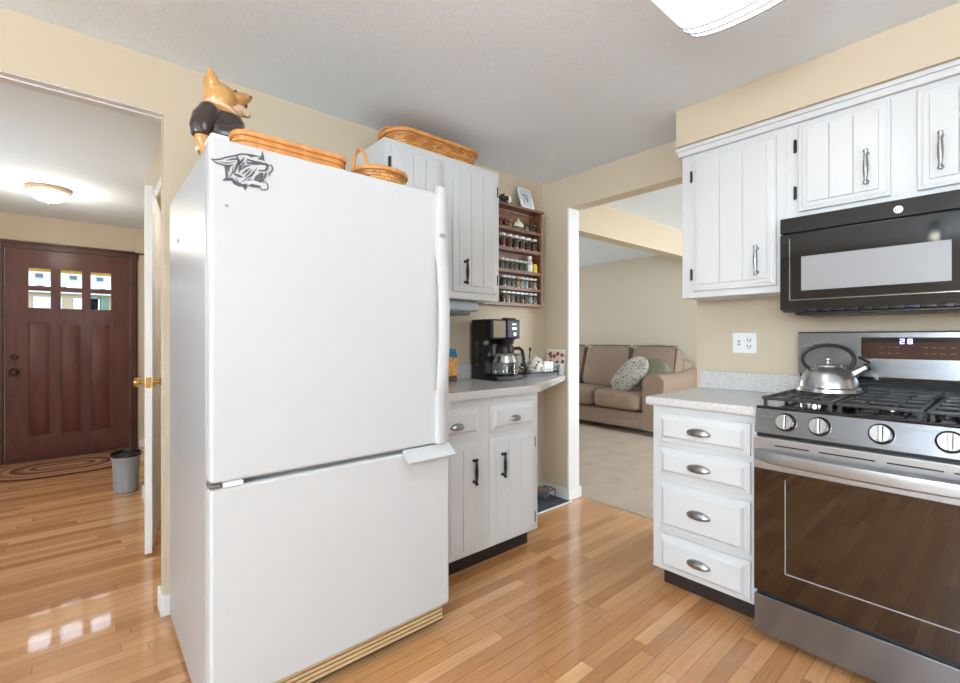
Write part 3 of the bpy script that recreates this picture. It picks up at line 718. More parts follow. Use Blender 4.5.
for k in range(3):
    gx0 = SX0 + .018 + k * .2445; gx1 = gx0 + .236; g = MB(RB); zt = .974
    for yy in (-.655, -.105): g.box(gx0, gx1, yy - .007, yy + .007, zt - .006, zt + .008, .003)
    for xx in (gx0 + .007, gx1 - .007): g.box(xx - .007, xx + .007, -.655, -.105, zt - .006, zt + .008, .003)
    for yy in (-.52, -.38, -.24): g.box(gx0, gx1, yy - .005, yy + .005, zt - .004, zt + .008, .002)
    for xx in (gx0 + .075, gx0 + .16): g.box(xx - .005, xx + .005, -.655, -.105, zt - .004, zt + .008, .002)
    for xx in (gx0 + .01, gx1 - .01):
        for yy in (-.648, -.38, -.112): g.box(xx - .006, xx + .006, yy - .006, yy + .006, .944, zt, .001)
    g.build('grate', 'iron', t)
# backguard
MB(RB).box(SX0, SX1, -.075, -.012, .93, 1.05).build('backguard_base', 'gloss', t)
MB(RB).prism([(SX0 + .005, -.088, .95), (SX0 + .005, -.10, 1.0), (SX0 + .005, -.075, 1.03), (SX0 + .005, -.07, .95)], (SX1 - SX0 - .01, 0, 0)).build('vent_rail', 'steel', t)
bgp = MB(RB).prism([(SX0 - .004, -.088, 1.046), (SX0 - .004, -.082, 1.245), (SX0 - .004, -.015, 1.245), (SX0 - .004, -.015, 1.046)], (SX1 - SX0 + .008, 0, 0)).build('backguard', 'steel', t)
MB(RB).box(SX0 - .004, SX1 + .004, -.085, -.012, 1.243, 1.25, .002).build('top_edge', 'black', bgp)
ds = MB(RB).box(1.985, 2.40, -.0895, -.08, 1.128, 1.222, .001).build('display', 'display', bgp, 'dark control display with lit clock')
MB(RB).box(1.987, 2.398, -.0900, -.089, 1.200, 1.220).build('display_strip', 'gloss', ds)
dg = MB(RB)
def digit(x, segs):
    S = {'a': (0, 2, 1, 2), 'g': (0, 1, 1, 1), 'd': (0, 0, 1, 0), 'f': (0, 1, 0, 2), 'b': (1, 1, 1, 2), 'e': (0, 0, 0, 1), 'c': (1, 0, 1, 1)}
    for q in segs:
        a = S[q]; w = .0016; xa, za, xb, zb = x + a[0] * .011, 1.196 + a[1] * .009, x + a[2] * .011, 1.196 + a[3] * .009
        dg.box(min(xa, xb) - w, max(xa, xb) + w, -.0912, -.0901, min(za, zb) - w, max(za, zb) + w)
digit(2.118, 'abged'); digit(2.143, 'abcdefg')
dg.build('clock_digit', 'glow', ds)
bt = MB(RB)
for x in (2.05, 2.075, 2.10, 2.19, 2.215, 2.24, 2.27, 2.30, 2.33):
    for z in (1.152, 1.178): bt.box(x, x + .014, -.0905, -.0895, z, z + .0025)
bt.build('button_legend', 'legend', ds)

# kettle
KX, KY, KZ = -.29, -1.905, .982
t = thing('kettle', 'stainless steel whistling kettle with black arched handle on the range', 'kettle', (KX, KY, KZ))
MB().lathe([(0, 0), (.112, 0), (.118, .006), (.116, .02), (.108, .026), (.104, .05), (.092, .078), (.072, .1), (.05, .112), (.042, .114), (0, .114)], (KX, KY, KZ), 40).build('body', 'steelv', t)
MB().lathe([(.05, .112), (.048, .118), (.03, .124), (0, .126)], (KX, KY, KZ), 32).spun([(.006, 0), (.006, .4), (.012, .6), (.012, .85), (0, 1)], (KX, KY, KZ + .124), (KX, KY, KZ + .152)).build('lid', 'steelv', t)
sd = Vector((.35, -.94, 0)).normalized()      # spout direction (to the right in view)
hpts = []
for k in range(19):
    a = math.radians(-48 + 276 * k / 18)
    hpts.append((KX + sd.x * .092 * math.cos(a), KY + sd.y * .092 * math.cos(a), KZ + .145 + .062 * math.sin(a)))
MB().tube(hpts, [.006] + [.0085] * 17 + [.006], 10).build('handle', 'black', t)
p0 = Vector((KX, KY, KZ + .075)) + sd * .08; p1 = Vector((KX, KY, KZ + .115)) + sd * .135
MB().spun([(.022, 0), (.016, .7), (.0165, 1), (.012, 1), (.012, .9)], p0, p1, 16).build('spout', 'steelv', t)
MB().tube([p1 + Vector((0, 0, -.008)), p1 + sd * .006 + Vector((0, 0, .018)), p1 - sd * .03 + Vector((0, 0, .042))], .0055, 8).spun([(.017, 0), (.017, 1)], p1 - (p1 - p0).normalized() * .006, p1 + (p1 - p0).normalized() * .004, 16).build('spout_cap', 'black', t)

# ------------------------------------------------------------------ refrigerator
FL, FR, FF = -2.487, -1.608, -.898
t = thing('refrigerator', 'white two-door bottom freezer refrigerator between hall opening and worktop', 'refrigerator', (-2.05, -.45, 0))
MB().box(FL, FR + .002, -.838, -.06, .03, 1.80, .008).build('body', 'fside', t)
MB().box(FL + .012, FR - .012, -.85, -.836, .11, 1.79).build('gasket', 'gasket', t)
ud = MB().box(FL, FR, FF, -.848, .786, 1.815, .012, 3).build('upper_door', 'fridge', t)
ld = MB().box(FL, FR, FF, -.848, .112, .772, .012, 3).build('freezer_door', 'fridge', t)
# upper handle: flat mount above, bowed grip below, long tail
hd = MB()
sec = [(1.835, .022), (1.80, .024), (1.60, .024), (1.585, .026), (1.50, .036), (1.35, .046), (1.2, .046), (1.08, .036), (1.01, .03), (.995, .022), (.80, .02), (.79, .018)]
xs = (-1.684, -1.636); rows = []
for z, dpt in sec:
    inner = FF + .001 if (z > 1.58 or z < 1.0) else FF - dpt + .02
    rows.append([hd.bm.verts.new(p) for p in ((xs[0], inner, z), (xs[0] + .004, FF - dpt + .004, z), (xs[0] + .012, FF - dpt, z), (xs[1] - .012, FF - dpt, z), (xs[1] - .002, FF - dpt + .006, z), (xs[1], inner, z))])
for A, B in zip(rows, rows[1:]):
    for k in range(6): hd.bm.faces.new((A[k], A[(k + 1) % 6], B[(k + 1) % 6], B[k]))
hd.bm.faces.new(rows[0]); hd.bm.faces.new(rows[-1][::-1])
h1 = hd.build('door_handle', 'fridge', ud)
bd = MB().lathe([(0, 0), (.014, 0), (.014, .002), (0, .002)], (0, 0, 0), 20, sx=1.2, sy=.7, T=Matrix.Translation((-1.662, FF - .0235, 1.635)) @ Matrix.Rotation(PI / 2, 4, 'X')).build('badge', 'gasket', ud, 'small oval badge')
MB().prism([(-1.835, FF + .002, .772), (-1.835, FF - .043, .738), (-1.835, FF - .048, .745), (-1.835, FF - .043, .755), (-1.835, FF + .002, .785)], (.222, 0, 0)).build('door_handle', 'fridge', ld)
hgm = MB().box(FL - .001, FL + .028, FF - .007, -.84, .7735, .7845, .002)
hgm.build('hinge', 'pewter', t); MB().box(FL + .035, FL + .09, FF - .004, -.85, .7725, .786, .002).build('hinge_cover', 'plastic', t)
MB().box(FL + .004, FL + .055, FF + .008, -.79, 1.812, 1.828, .006).build('top_hinge_cover', 'plastic', t)
MB().box(FL + .02, FR - .015, -.868, -.80, .035, .108).build('kick_plate', 'ink', t)
gl = MB()
for k in range(4): gl.box(FL + .03, FR - .02, -.874, -.866, .046 + k * .016, .056 + k * .016)
gl.build('grille_slats', 'grille', t)
for x in (FL + .06, FR - .06):
    for yy in (-.76, -.12): MB().cyl((x, yy, 0), (x, yy, .04), .02).build('foot', 'black', t)
MB().cyl((FL - .003, -.3, 1.6), (FL + .003, -.3, 1.6), .01).cyl((FL + .045, FF - .002, 1.615), (FL + .045, FF + .002, 1.615), .005).build('screw_cap', 'gasket', t)

# wildcat magnet on the door
def LP(p): # emblem drawing units -> door plane
    u, v = p[0] / 960, p[1] / 631
    x = -2.496 + .194 * u; zt = 1.772 + .053 * u; zb = 1.638 + .040 * u
    return (x, zt + (zb - zt) * v)
t = thing('wildcat_magnet', 'flat grey snarling wildcat head magnet on the upper refrigerator door', 'magnet', (-2.4, FF, 1.72))
ol = MB()
def S(pts, w): ol.ribbon([LP(p) for p in pts], w * .00027, FF - .0022, FF - .0002)
def Pg(pts): ol.prism([(LP(p)[0], FF - .0022, LP(p)[1]) for p in pts], (0, .002, 0))
S([(55, 145), (110, 155), (180, 150), (250, 125), (380, 100), (470, 76), (560, 85), (650, 102), (745, 118)], 15)
S([(60, 145), (130, 200), (220, 232), (300, 240), (360, 225)], 15)
S([(180, 190), (250, 200), (310, 205), (380, 180)], 9)
S([(265, 165), (340, 150), (410, 150), (430, 190)], 18)
Pg([(757, 35), (780, 95), (792, 180), (760, 160), (700, 158), (745, 100)])
Pg([(235, 240), (305, 240), (280, 330), (285, 405), (345, 415), (325, 447), (205, 445), (250, 400), (248, 320)])
S([(330, 410), (370, 465), (440, 500), (500, 520)], 46); Pg([(480, 495), (540, 485), (550, 525), (518, 578), (490, 545)])
S([(540, 150), (640, 188), (740, 205), (840, 235)], 30); S([(535, 165), (550, 205), (650, 215), (720, 225)], 20)
Pg([(800, 190), (852, 235), (845, 290), (815, 320), (715, 318), (700, 300), (790, 296), (822, 260)])
S([(845, 228), (895, 236), (912, 275), (900, 315), (868, 330), (858, 385)], 15)
Pg([(640, 425), (660, 385), (725, 340), (762, 335), (772, 455), (740, 465)]); Pg([(795, 345), (835, 330), (815, 390), (800, 430), (785, 400)])
Pg([(550, 510), (610, 487), (735, 518), (735, 548), (620, 535)])
S([(730, 520), (745, 568), (800, 572), (845, 555), (838, 505), (805, 450)], 14); S([(770, 340), (772, 420), (785, 485)], 12)
for p, w in (([(400, 105), (435, 180), (400, 250), (360, 345)], 30), ([(500, 128), (470, 180), (425, 230)], 26), ([(515, 195), (450, 255), (430, 330)], 26), ([(590, 235), (520, 245), (450, 300)], 18),
             ([(585, 275), (530, 310), (475, 355)], 24), ([(615, 290), (560, 345), (510, 395)], 20), ([(685, 265), (600, 370), (470, 455)], 15), ([(650, 330), (560, 430)], 12), ([(350, 250), (345, 330), (300, 405)], 12),
             ([(312, 250), (290, 320)], 11), ([(365, 355), (420, 375), (480, 400)], 34), ([(380, 405), (425, 450)], 20), ([(560, 95), (600, 120), (640, 110)], 14), ([(690, 140), (740, 150)], 12), ([(540, 440), (620, 440)], 12), ([(640, 430), (760, 480)], 14)):
    S(p, w)
ol.build('wildcat_head', 'decal', t)

# ------------------------------------------------------------------ on top of the refrigerator and wall cabinet
FT = 1.816
t = thing('animal_figurine', 'ceramic open-mouthed animal figurine in a dark jacket on the refrigerator', 'figurine', (-2.405, -.655, FT))
t.scale = (1.12, 1.05, 1.24)
c = Vector((-2.405, -.655, FT))
def P(x, y, z): return (c.x + x, c.y + y, c.z + z)
bm_ = MB().ball(P(.005, 0, .06), (.078, .062, .065)).ball(P(0, 0, .12), (.055, .05, .06)).ball(P(-.004, 0, .180), (.048, .046, .044)).ball(P(.035, 0, .194), (.036, .030, .021)).ball(P(.062, 0, .205), (.021, .020, .014))
bm_.ball(P(.04, 0, .172), (.026, .02, .012)).ball(P(.062, 0, .160), (.014, .014, .009)).ball(P(.015, 0, .158), (.036, .032, .03))
for s_ in (-1, 1):
    bm_.spun([(.019, 0), (.016, .4), (.007, .8), (.0, 1)], P(-.026, s_ * .024, .206), P(-.044, s_ * .032, .250), 12)
    bm_.tube([P(-.02 - .025 * -s_, s_ * .045, .11), P(-.036 + .03 * s_, s_ * .06, .07), P(-.034 + .03 * s_, s_ * .062, .035), P(-.02 + .03 * s_, s_ * .062, .010)], [.022, .022, .018, .016], 12).ball(P(-.016 + .03 * s_, s_ * .062, .010), .017, 12)
bm_.ball(P(0, 0, .012), (.06, .055, .014))
bo = bm_.build('body', 'fur', t); remesh(bo, .0045, 3)
jk = MB().ball(P(.008, 0, .078), (.084, .068, .046)).ball(P(0, 0, .112), (.066, .056, .046))
for s_ in (-1, 1): jk.ball(P(-.02 + .025 * s_, s_ * .045, .118), .03, 14).tube([P(-.02 + .025 * s_, s_ * .045, .118), P(-.03 + .03 * s_, s_ * .054, .095), P(-.038 + .03 * s_, s_ * .06, .07), P(-.038 + .03 * s_, s_ * .062, .045)], [.029, .03, .028, .024], 16)
jo = jk.build('jacket', 'jacket', t, 'dark brown glazed jacket'); remesh(jo, .0045, 3)
MB().lathe([(.072, -.008), (.078, 0), (.073, .008), (.055, .008)], P(.006, 0, .032), 28, sx=1, sy=.92).build('shirt_hem', 'cream', t)
MB().tube([P(.044 * math.cos(a), .045 * math.sin(a), .150 - .014 * math.cos(a)) for a in [2 * PI * k / 20 for k in range(20)]], .005, 8, True).build('collar', 'cream', t)
for s_ in (-1, 1):
    MB().ball(P(.032, s_ * .024, .207), .0045, 10).build('eye', 'ink', t)
MB().ball(P(.079, 0, .211), (.006, .008, .006), 10).build('nose', 'ink', t)
MB().ball(P(.058, 0, .184), (.014, .011, .009), 12).build('mouth', 'dkred', t)
jw = MB().ball(P(.040, 0, .166), (.031, .026, .014), 16).ball(P(.066, 0, .160), (.017, .017, .010), 14).ball(P(.024, 0, .155), (.034, .034, .02), 16).build('jaw_patch', 'cream', t, 'cream lower jaw'); remesh(jw, .004, 3)
MB().tube([P(.045, -.064, .075), P(.05, -.063, .095), P(.062, -.057, .095), P(.064, -.056, .07)], .004, 8).build('number_patch', 'cream', t)

# long woven basket lid
def rrect(cx_, cy_, w, d, r, z, n=6):
    pts = []
    for sx, sy, a0 in ((1, 1, 0), (-1, 1, 90), (-1, -1, 180), (1, -1, 270)):
        for k in range(n + 1):
            a = math.radians(a0 + 90 * k / n); pts.append((cx_ + sx * (w / 2 - r) + r * math.cos(a), cy_ + sy * (d / 2 - r) + r * math.sin(a), z))
    return pts
def loft(mb, loops, cap0=True, cap1=True):
    V_ = [[mb.bm.verts.new(p) for p in lp] for lp in loops]; n = len(V_[0])
    for A, B in zip(V_, V_[1:]):
        for k in range(n): mb.bm.faces.new((A[k], A[(k + 1) % n], B[(k + 1) % n], B[k]))
    if cap0: mb.bm.faces.new(V_[0][::-1])
    if cap1: mb.bm.faces.new(V_[-1])
    mb._done([v for r in V_ for v in r]); return mb
t = thing('basket_tray', 'long shallow woven basket tray lying in front on the refrigerator', 'basket', (-2.2, -.76, FT))
lx, ly = -2.222, -.79
loft(MB(), [rrect(lx, ly, .36, .12, .04, FT), rrect(lx, ly, .37, .13, .04, FT + .05), rrect(lx, ly, .36, .12, .035, FT + .05), rrect(lx, ly, .35, .11, .035, FT + .006)]).build('woven_side', 'splint', t)
MB().tube(rrect(lx, ly, .374, .134, .04, FT + .052), .005, 8, True, flat=1.8).build('rim', 'splint', t)
MB().tube(rrect(lx, ly, .370, .130, .04, FT + .03), .003, 8, True, flat=1.3).build('rim_band', 'splint', t)
# small handled basket
t = thing('handled_basket', 'small oval woven basket with hoop handle on refrigerator near wall cabinet', 'basket', (-1.83, -.72, FT))
bx, by = -1.835, -.72
MB().lathe([(0, 0), (.085, 0), (.1, .02), (.112, .075), (.106, .075), (.095, .02), (0, .008)], (bx, by, FT), 36, sx=1.0, sy=.8).build('woven_side', 'weave', t)
rim = MB().tube([(bx + .114 * math.cos(a), by + .093 * math.sin(a), FT + .078) for a in [2 * PI * k / 36 for k in range(36)]], .007, 8, True, flat=1.4); rim.build('rim', 'splint', t)
MB().tube([(bx - .085 - .012 * math.sin(PI * k / 16), by + .058 * math.cos(PI * k / 16), FT + .075 + .085 * math.sin(PI * k / 16)) for k in range(17)], .006, 8).build('handle', 'splint', t)
lc = MB()
for k in range(14):
    a = -.9 + k * .16; lc.ball((bx + .112 * math.cos(a), by + .092 * math.sin(a), FT + .086), .006, 8)
lc.build('rim_lacing', 'splint', t)
# big oval serving basket on the wall cabinet
t = thing('serving_basket', 'large oblong woven basket on top of the left wall cabinet', 'basket', (-1.2, -.2, 2.256))
gx, gy, gz = -1.222, -.19, 2.256
loft(MB(), [rrect(gx, gy, .56, .20, .08, gz, 8), rrect(gx, gy, .585, .24, .09, gz + .04, 8), rrect(gx, gy, .60, .27, .10, gz + .08, 8), rrect(gx, gy, .585, .255, .095, gz + .08, 8), rrect(gx, gy, .55, .19, .08, gz + .008, 8)]).build('woven_side', 'weave', t)
MB().tube(rrect(gx, gy, .607, .277, .105, gz + .084, 8), .008, 8, True, flat=1.5).build('rim', 'splint', t)
hd_ = MB()
for s_ in (-1, 1): hd_.tube([(gx + s_ * .302, gy + .07 * math.cos(PI * k / 10), gz + .084 + .028 * math.sin(PI * k / 10)) for k in range(11)], .006, 8)
hd_.build('handle', 'splint', t)

# ------------------------------------------------------------------ spice rack and its contents
RKX0, RKX1, RKF = -.74, -.118, -.088
t = thing('spice_rack', 'wooden five-shelf spice rack on the wall right of the white cabinet', 'spice rack', (-.43, -.04, 1.455))
MB().box(RKX0, RKX1, -.008, -.002, 1.46, 2.16).build('back_panel', 'rack', t)
for x0, x1 in ((RKX0, RKX0 + .016), (RKX1 - .016, RKX1)): MB().box(x0, x1, RKF, -.002, 1.455, 2.165, .002).build('side_panel', 'rack', t)
MB().box(RKX0 - .012, RKX1 + .014, RKF - .012, -.002, 2.165, 2.183, .004).build('top_board', 'rack', t)
SH = [2.010, 1.864, 1.706, 1.582, 1.467]
for z in SH:
    s_ = MB().box(RKX0 + .016, RKX1 - .016, RKF + .002, -.008, z - .012, z, .001).build('shelf', 'rack', t)
    MB().box(RKX0 + .016, RKX1 - .016, RKF, RKF + .006, z - .014, z + .010, .0015).build('shelf_lip', 'rack', s_)
shelf_n = ['top', 'second', 'third', 'fourth', 'bottom']
ordw = ['rightmost', 'second from the right', 'third from the right', 'fourth from the right', 'fifth from the right', 'sixth from the right', 'seventh from the right', 'eighth from the right', 'ninth from the right', 'tenth from the right']
def jar_proto(name, label, r, h, content, lid, cat='jar', group=None):
    t = thing(name, label, cat, (0, 0, 0), group)
    MB().lathe([(0, 0), (r * .94, 0), (r, .004), (r, h * .78), (r * .78, h * .86), (r * .78, h * .9), (r * .70, h * .9), (r * .70, h * .84), (r * .88, h * .76), (r * .88, .006), (0, .006)], (0, 0, 0), 14).build('glass', 'glass', t)
    MB().lathe([(0, .007), (r * .85, .007), (r * .85, h * .68), (0, h * .7)], (0, 0, 0), 14).build('contents', content, t)
    MB().lathe([(r * .84, h * .86), (r * .9, h * .865), (r * .9, h * .99), (r * .84, h), (0, h)], (0, 0, 0), 14).build('lid', lid, t)
    return t
protos = {}
def jar(x, si, r, h, content, lid, label, y=-.048):
    key = (r, h, content, lid); g = 'spice jars on the %s shelf of the rack' % shelf_n[si]
    loc = (x, y, SH[si] + .0005)
    if key not in protos:
        p = jar_proto('spice_jar', label, r, h, content, lid, 'spice jar', g); p.location = loc; protos[key] = p
    else: dup(protos[key], loc, label, g)
cname = dict(red='red spice', dkred='dark red spice', brown='brown spice', greyg='grey green herbs', tan='tan spice', pale='pale salt')
rows = [
    (1, .026, .108, [('brown', 'silver'), ('dkred', 'white'), ('dkred', 'white'), ('brown', 'white'), ('red', 'white'), ('red', 'white')], .066, -.166),
    (3, .0215, .09, [('tan', 'white'), ('brown', 'white'), ('pale', 'white'), ('pale', 'white'), ('tan', 'tan'), ('greyg', 'white'), ('greyg', 'white'), ('greyg', 'white')], .0465, -.16),
    (4, .022, .092, [('greyg', 'white'), ('pale', 'silver'), ('brown', 'silver'), ('dkred', 'silver'), ('dkred', 'silver'), ('greyg', 'silver'), ('tan', 'silver'), ('brown', 'silver')], .0475, -.16)]
for si, r, h, lst, pitch, x0 in rows:
    for k, (cn, ld_) in enumerate(lst):
        jar(x0 - k * pitch, si, r, h, cn, ld_, '%s jar of %s on the spice rack\'s %s shelf' % (ordw[k], cname[cn], shelf_n[si]))
for k, cn in enumerate(['greyg', 'brown', 'greyg', 'brown', 'greyg', 'greyg']):
    jar(-.265 - k * .048, 2, .0215, .088, cn, 'silver', 'jar of %s, %s left of the white bottle on third rack shelf' % (cname[cn], ['first', 'second', 'third', 'fourth', 'fifth', 'sixth'][k]))
t = thing('spice_bottle', 'tall clear bottle with white label and white cap on the third rack shelf', 'bottle', (-.215, -.05, SH[2]))
MB().lathe([(0, 0), (.022, 0), (.022, .085), (.012, .104), (.012, .112), (0, .112)], (-.215, -.05, SH[2]), 18).build('bottle_body', 'pale', t)
MB().lathe([(.0225, .02), (.0228, .02), (.0228, .065), (.0225, .065)], (-.215, -.05, SH[2]), 18).build('paper_label', 'white', t)
MB().lathe([(0, .11), (.016, .11), (.016, .134), (0, .136)], (-.215, -.05, SH[2]), 18).build('cap', 'plastic', t)
t = thing('mustard_tin', 'small yellow spice tin at the right end of the third rack shelf', 'tin', (-.163, -.05, SH[2]))
MB().box(-.182, -.144, -.066, -.034, SH[2], SH[2] + .07, .003).build('tin_body', 'yellow', t); MB().box(-.178, -.148, -.062, -.038, SH[2] + .07, SH[2] + .079, .002).build('tin_lid', 'yellow', t)
# top shelf
for k, (x, cn) in enumerate(((-.165, 'brown'), (-.205, 'dkred'), (-.245, 'tan'), (-.42, 'tan'), (-.465, 'red'), (-.515, 'red'))):
    jar(x, 0, .019, .07, cn, 'tan' if k in (3,) else 'brown' if k < 3 else 'red', '%s small jar of %s on the rack\'s top shelf' % (ordw[k], cname[cn]))
t = thing('garlic_keeper', 'white and green garlic-shaped ornament on the top rack shelf', 'ornament', (-.335, -.05, SH[0]))
MB().lathe([(0, 0), (.028, 0), (.042, .015), (.046, .03)], (-.335, -.05, SH[0]), 24, sy=.7).build('base', 'green', t)
MB().lathe([(.046, .03), (.044, .05), (.03, .066), (.012, .076), (.006, .095), (0, .098)], (-.335, -.05, SH[0]), 24, sy=.7).build('bulb', 'ivory', t)
# on top of the rack
RT = 2.184
t = thing('picture_frame', 'small white framed sketch leaning back on top of the spice rack', 'picture', (-.26, -.04, RT))
TP = Matrix.Translation((-.258, -.078, RT)) @ Matrix.Rotation(math.radians(-18), 4, 'X')
w, h = .138, .172
fr = MB(TP)
for a in ((-w / 2, -w / 2 + .013, 0, h), (w / 2 - .013, w / 2, 0, h), (-w / 2, w / 2, 0, .013), (-w / 2, w / 2, h - .013, h)): fr.box(a[0], a[1], -.006, .006, a[2], a[3], .001)
fr.build('frame', 'white', t)
pc = MB(TP).box(-w / 2 + .01, w / 2 - .01, -.001, .004, .01, h - .01).build('print', 'bluegrey', t)
MB(TP).ribbon([(-.035, .115), (-.01, .118), (.03, .108)], .008, -.0022, -.0012).ribbon([(-.005, .10), (.008, .09), (.016, .07), (.012, .06)], .012, -.0022, -.0012).ribbon([(-.03, .09), (-.025, .06), (-.028, .04)], .005, -.0022, -.0012).build('drawing', 'ink', pc)
MB(TP).prism([(-.006, .006, .10), (.006, .006, .10), (.006, .05, .012), (-.006, .05, .012)], (0, .003, 0)).build('easel_leg', 'ink', t)
t = thing('cow_figurine', 'small round black and white cow figurine on top of the spice rack', 'figurine', (-.46, -.045, RT))
cb_ = MB().ball((-.46, -.045, RT + .034), (.044, .028, .033)).ball((-.505, -.05, RT + .048), (.022, .02, .02)).ball((-.522, -.052, RT + .042), (.013, .014, .011))
for sx in (-.03, .03):
    for sy in (-.014, .014): cb_.cyl((-.46 + sx, -.045 + sy, RT), (-.46 + sx, -.045 + sy, RT + .03), .010, .011, 10)
for sy in (-.016, .016): cb_.ball((-.498, -.05 + sy, RT + .066), (.006, .007, .008), 10)
o = cb_.build('body', 'gloss', t); remesh(o, .003, 2)
MB().lathe([(.0345, -.012), (.0362, 0), (.0345, .012)], (0, 0, 0), 24, sx=.98, sy=.84, T=Matrix.Translation((-.442, -.045, RT + .034)) @ Matrix.Rotation(PI / 2, 4, 'Y')).build('white_band', 'white', t)

# ------------------------------------------------------------------ on the left worktop
CX0, CX1 = -.782, -.542
t = thing('coffee_maker', 'black drip coffee maker with glass carafe on the left worktop', 'coffee maker', (-.64, -.18, ZL))
MB().box(CX0, CX1, -.30, -.045, ZL, ZL + .03, .006).build('base', 'black', t)
MB().box(CX0, CX1 - .005, -.165, -.045, ZL + .02, ZL + .40, .008).box(CX0 + .001, CX1 - .1, -.19, -.16, ZL + .26, ZL + .40, .006).build('tower', 'black', t)
MB().box(CX0 + .01, CX1 + .005, -.235, -.16, ZL + .265, ZL + .40, .012, 3).build('brew_head', 'black', t)
MB().box(CX0 + .025, -.648, -.241, -.233, ZL + .278, ZL + .39, .004).build('front_plate', 'taupe', t, 'brushed taupe front plate')
ds = MB().box(-.645, -.522, -.252, -.233, ZL + .272, ZL + .40, .010, 3).build('control_panel', 'bluescreen', t, 'glossy blue black control panel')
MB().box(-.60, -.565, -.2535, -.2515, ZL + .364, ZL + .372).box(-.60, -.56, -.2535, -.2515, ZL + .332, ZL + .346).cyl((-.575, -.251, ZL + .302), (-.575, -.2545, ZL + .302), .012).build('button', 'silver', ds)
MB().box(-.63, -.54, -.23, -.18, ZL + .40, ZL + .412, .004).build('lid_tab', 'black', t)
MB().lathe([(.055, 0), (.05, -.03), (.035, -.04), (0, -.04)], (-.62, -.215, ZL + .268), 20).build('filter_basket', 'black', t)
MB().box(CX0 - .003, CX0 + .001, -.13, -.09, ZL + .09, ZL + .25, .001).build('water_gauge', 'gloss', t)
cf = MB().lathe([(0, .002), (.082, .002), (.091, .014), (.09, .06), (.076, .115), (.058, .15), (.053, .155), (.051, .153), (.073, .113), (.087, .06), (.088, .016), (0, .006)], (-.682, -.265, ZL + .03), 28).build('carafe', 'glass', t)
MB().lathe([(.0845, .09), (.0865, .09), (.071, .13), (.0695, .13)], (-.682, -.265, ZL + .03), 28).build('carafe_band', 'chrome', cf)
MB().lathe([(.057, .146), (.062, .148), (.062, .185), (.045, .205), (0, .208)], (-.682, -.265, ZL + .03), 24).build('carafe_lid', 'black', cf)
MB().tube([(-.627, -.285, ZL + .205), (-.59, -.305, ZL + .21), (-.57, -.315, ZL + .195), (-.56, -.32, ZL + .14), (-.56, -.32, ZL + .09)], [.011, .012, .012, .011, .009], 10).build('carafe_handle', 'black', cf)
MB().lathe([(.084, 0), (.088, .004), (.086, .012), (.08, .012)], (-.682, -.265, ZL + .028), 28).build('hot_plate', 'black', t)

t = thing('serving_tray', 'grey and black handled tray at the right end of left worktop', 'tray', (-.2, -.13, ZL))
tx, ty = -.262, -.13
loft(MB(), [rrect(tx, ty, .33, .19, .02, ZL + .001), rrect(tx, ty, .35, .205, .022, ZL + .028), rrect(tx, ty, .34, .195, .02, ZL + .028), rrect(tx, ty, .32, .18, .018, ZL + .006)]).build('pan', 'tray', t)
MB().tube(rrect(tx, ty, .354, .209, .022, ZL + .028), .005, 8, True).build('rim', 'black', t)
MB().tube([(tx - .176, ty + .07 * math.cos(PI * k / 10), ZL + .03 + .045 * math.sin(PI * k / 10)) for k in range(11)], .005, 8).build('handle', 'black', t)
zt = ZL + .007
t = thing('sugar_jar', 'round flower-printed white jar standing on the worktop tray', 'jar', (-.268, -.155, zt))
MB().lathe([(0, 0), (.046, 0), (.062, .024), (.064, .064), (.054, .098), (.046, .106), (.042, .102), (0, .102)], (-.268, -.155, zt), 28).build('jar_body', 'mug', t)
MB().lathe([(.048, .106), (.047, .116), (.022, .128), (.01, .13), (.012, .14), (0, .144)], (-.268, -.155, zt), 28).build('jar_lid', 'ivory', t)
t = thing('butter_dish', 'white lettered box beside the flower-printed jar on the tray', 'dish', (-.115, -.15, zt))
MB().box(-.198, -.098, -.185, -.115, zt, zt + .095, .006).build('box_body', 'white', t)
lt = MB()
for k, pts in enumerate(([(0, 10), (4, 0), (8, 10)], [(12, 6), (15, 0), (19, 1)], [(22, 6), (26, 5), (24, 0)], [(30, 7), (33, 1), (38, 6)], [(42, 6), (47, 6), (46, 0)])):
    lt.ribbon([(-.183 + p[0] * .0016, zt + .028 + p[1] * .0022) for p in pts], .003, -.1862, -.1852)
lt.build('lettering', 'ink', t)
t = thing('glass_canister', 'clear glass canister with metal lid behind the flower-printed jar', 'canister', (-.365, -.085, zt))
MB().lathe([(0, 0), (.042, 0), (.045, .005), (.045, .135), (.04, .145), (.037, .143), (.041, .13), (.041, .008), (0, .008)], (-.365, -.085, zt), 24).build('glass', 'glass', t)
MB().lathe([(.045, .14), (.048, .142), (.048, .155), (.02, .16), (0, .161)], (-.365, -.085, zt), 24).build('lid', 'tray', t)
MB().lathe([(0, .009), (.039, .009), (.039, .06), (0, .066)], (-.365, -.085, zt), 24).build('contents', 'tan', t)
t = thing('honey_dipper', 'dark wooden spoon handle rising behind the flower-printed jar', 'spoon', (-.24, -.068, zt))
MB().tube([(-.245, -.07, zt + .006), (-.235, -.066, zt + .12), (-.223, -.062, zt + .175)], [.006, .005, .005], 8).ball((-.219, -.06, zt + .185), (.011, .009, .014), 12).build('spoon_shaft', 'foot', t)
t = thing('red_canister', 'small dark red tin between glass canister and flower-printed jar', 'tin', (-.297, -.062, zt))
MB().lathe([(0, 0), (.02, 0), (.02, .08), (.016, .085), (0, .085)], (-.297, -.062, zt), 18).build('tin_body', 'dkred', t)
t = thing('recipe_card', 'red and brown printed card leaning on the corner wall behind the tray', 'card', (-.03, -.14, ZL))
TC = RB @ Matrix.Translation((.13, -.036, ZL)) @ Matrix.Rotation(math.radians(-10), 4, 'X')
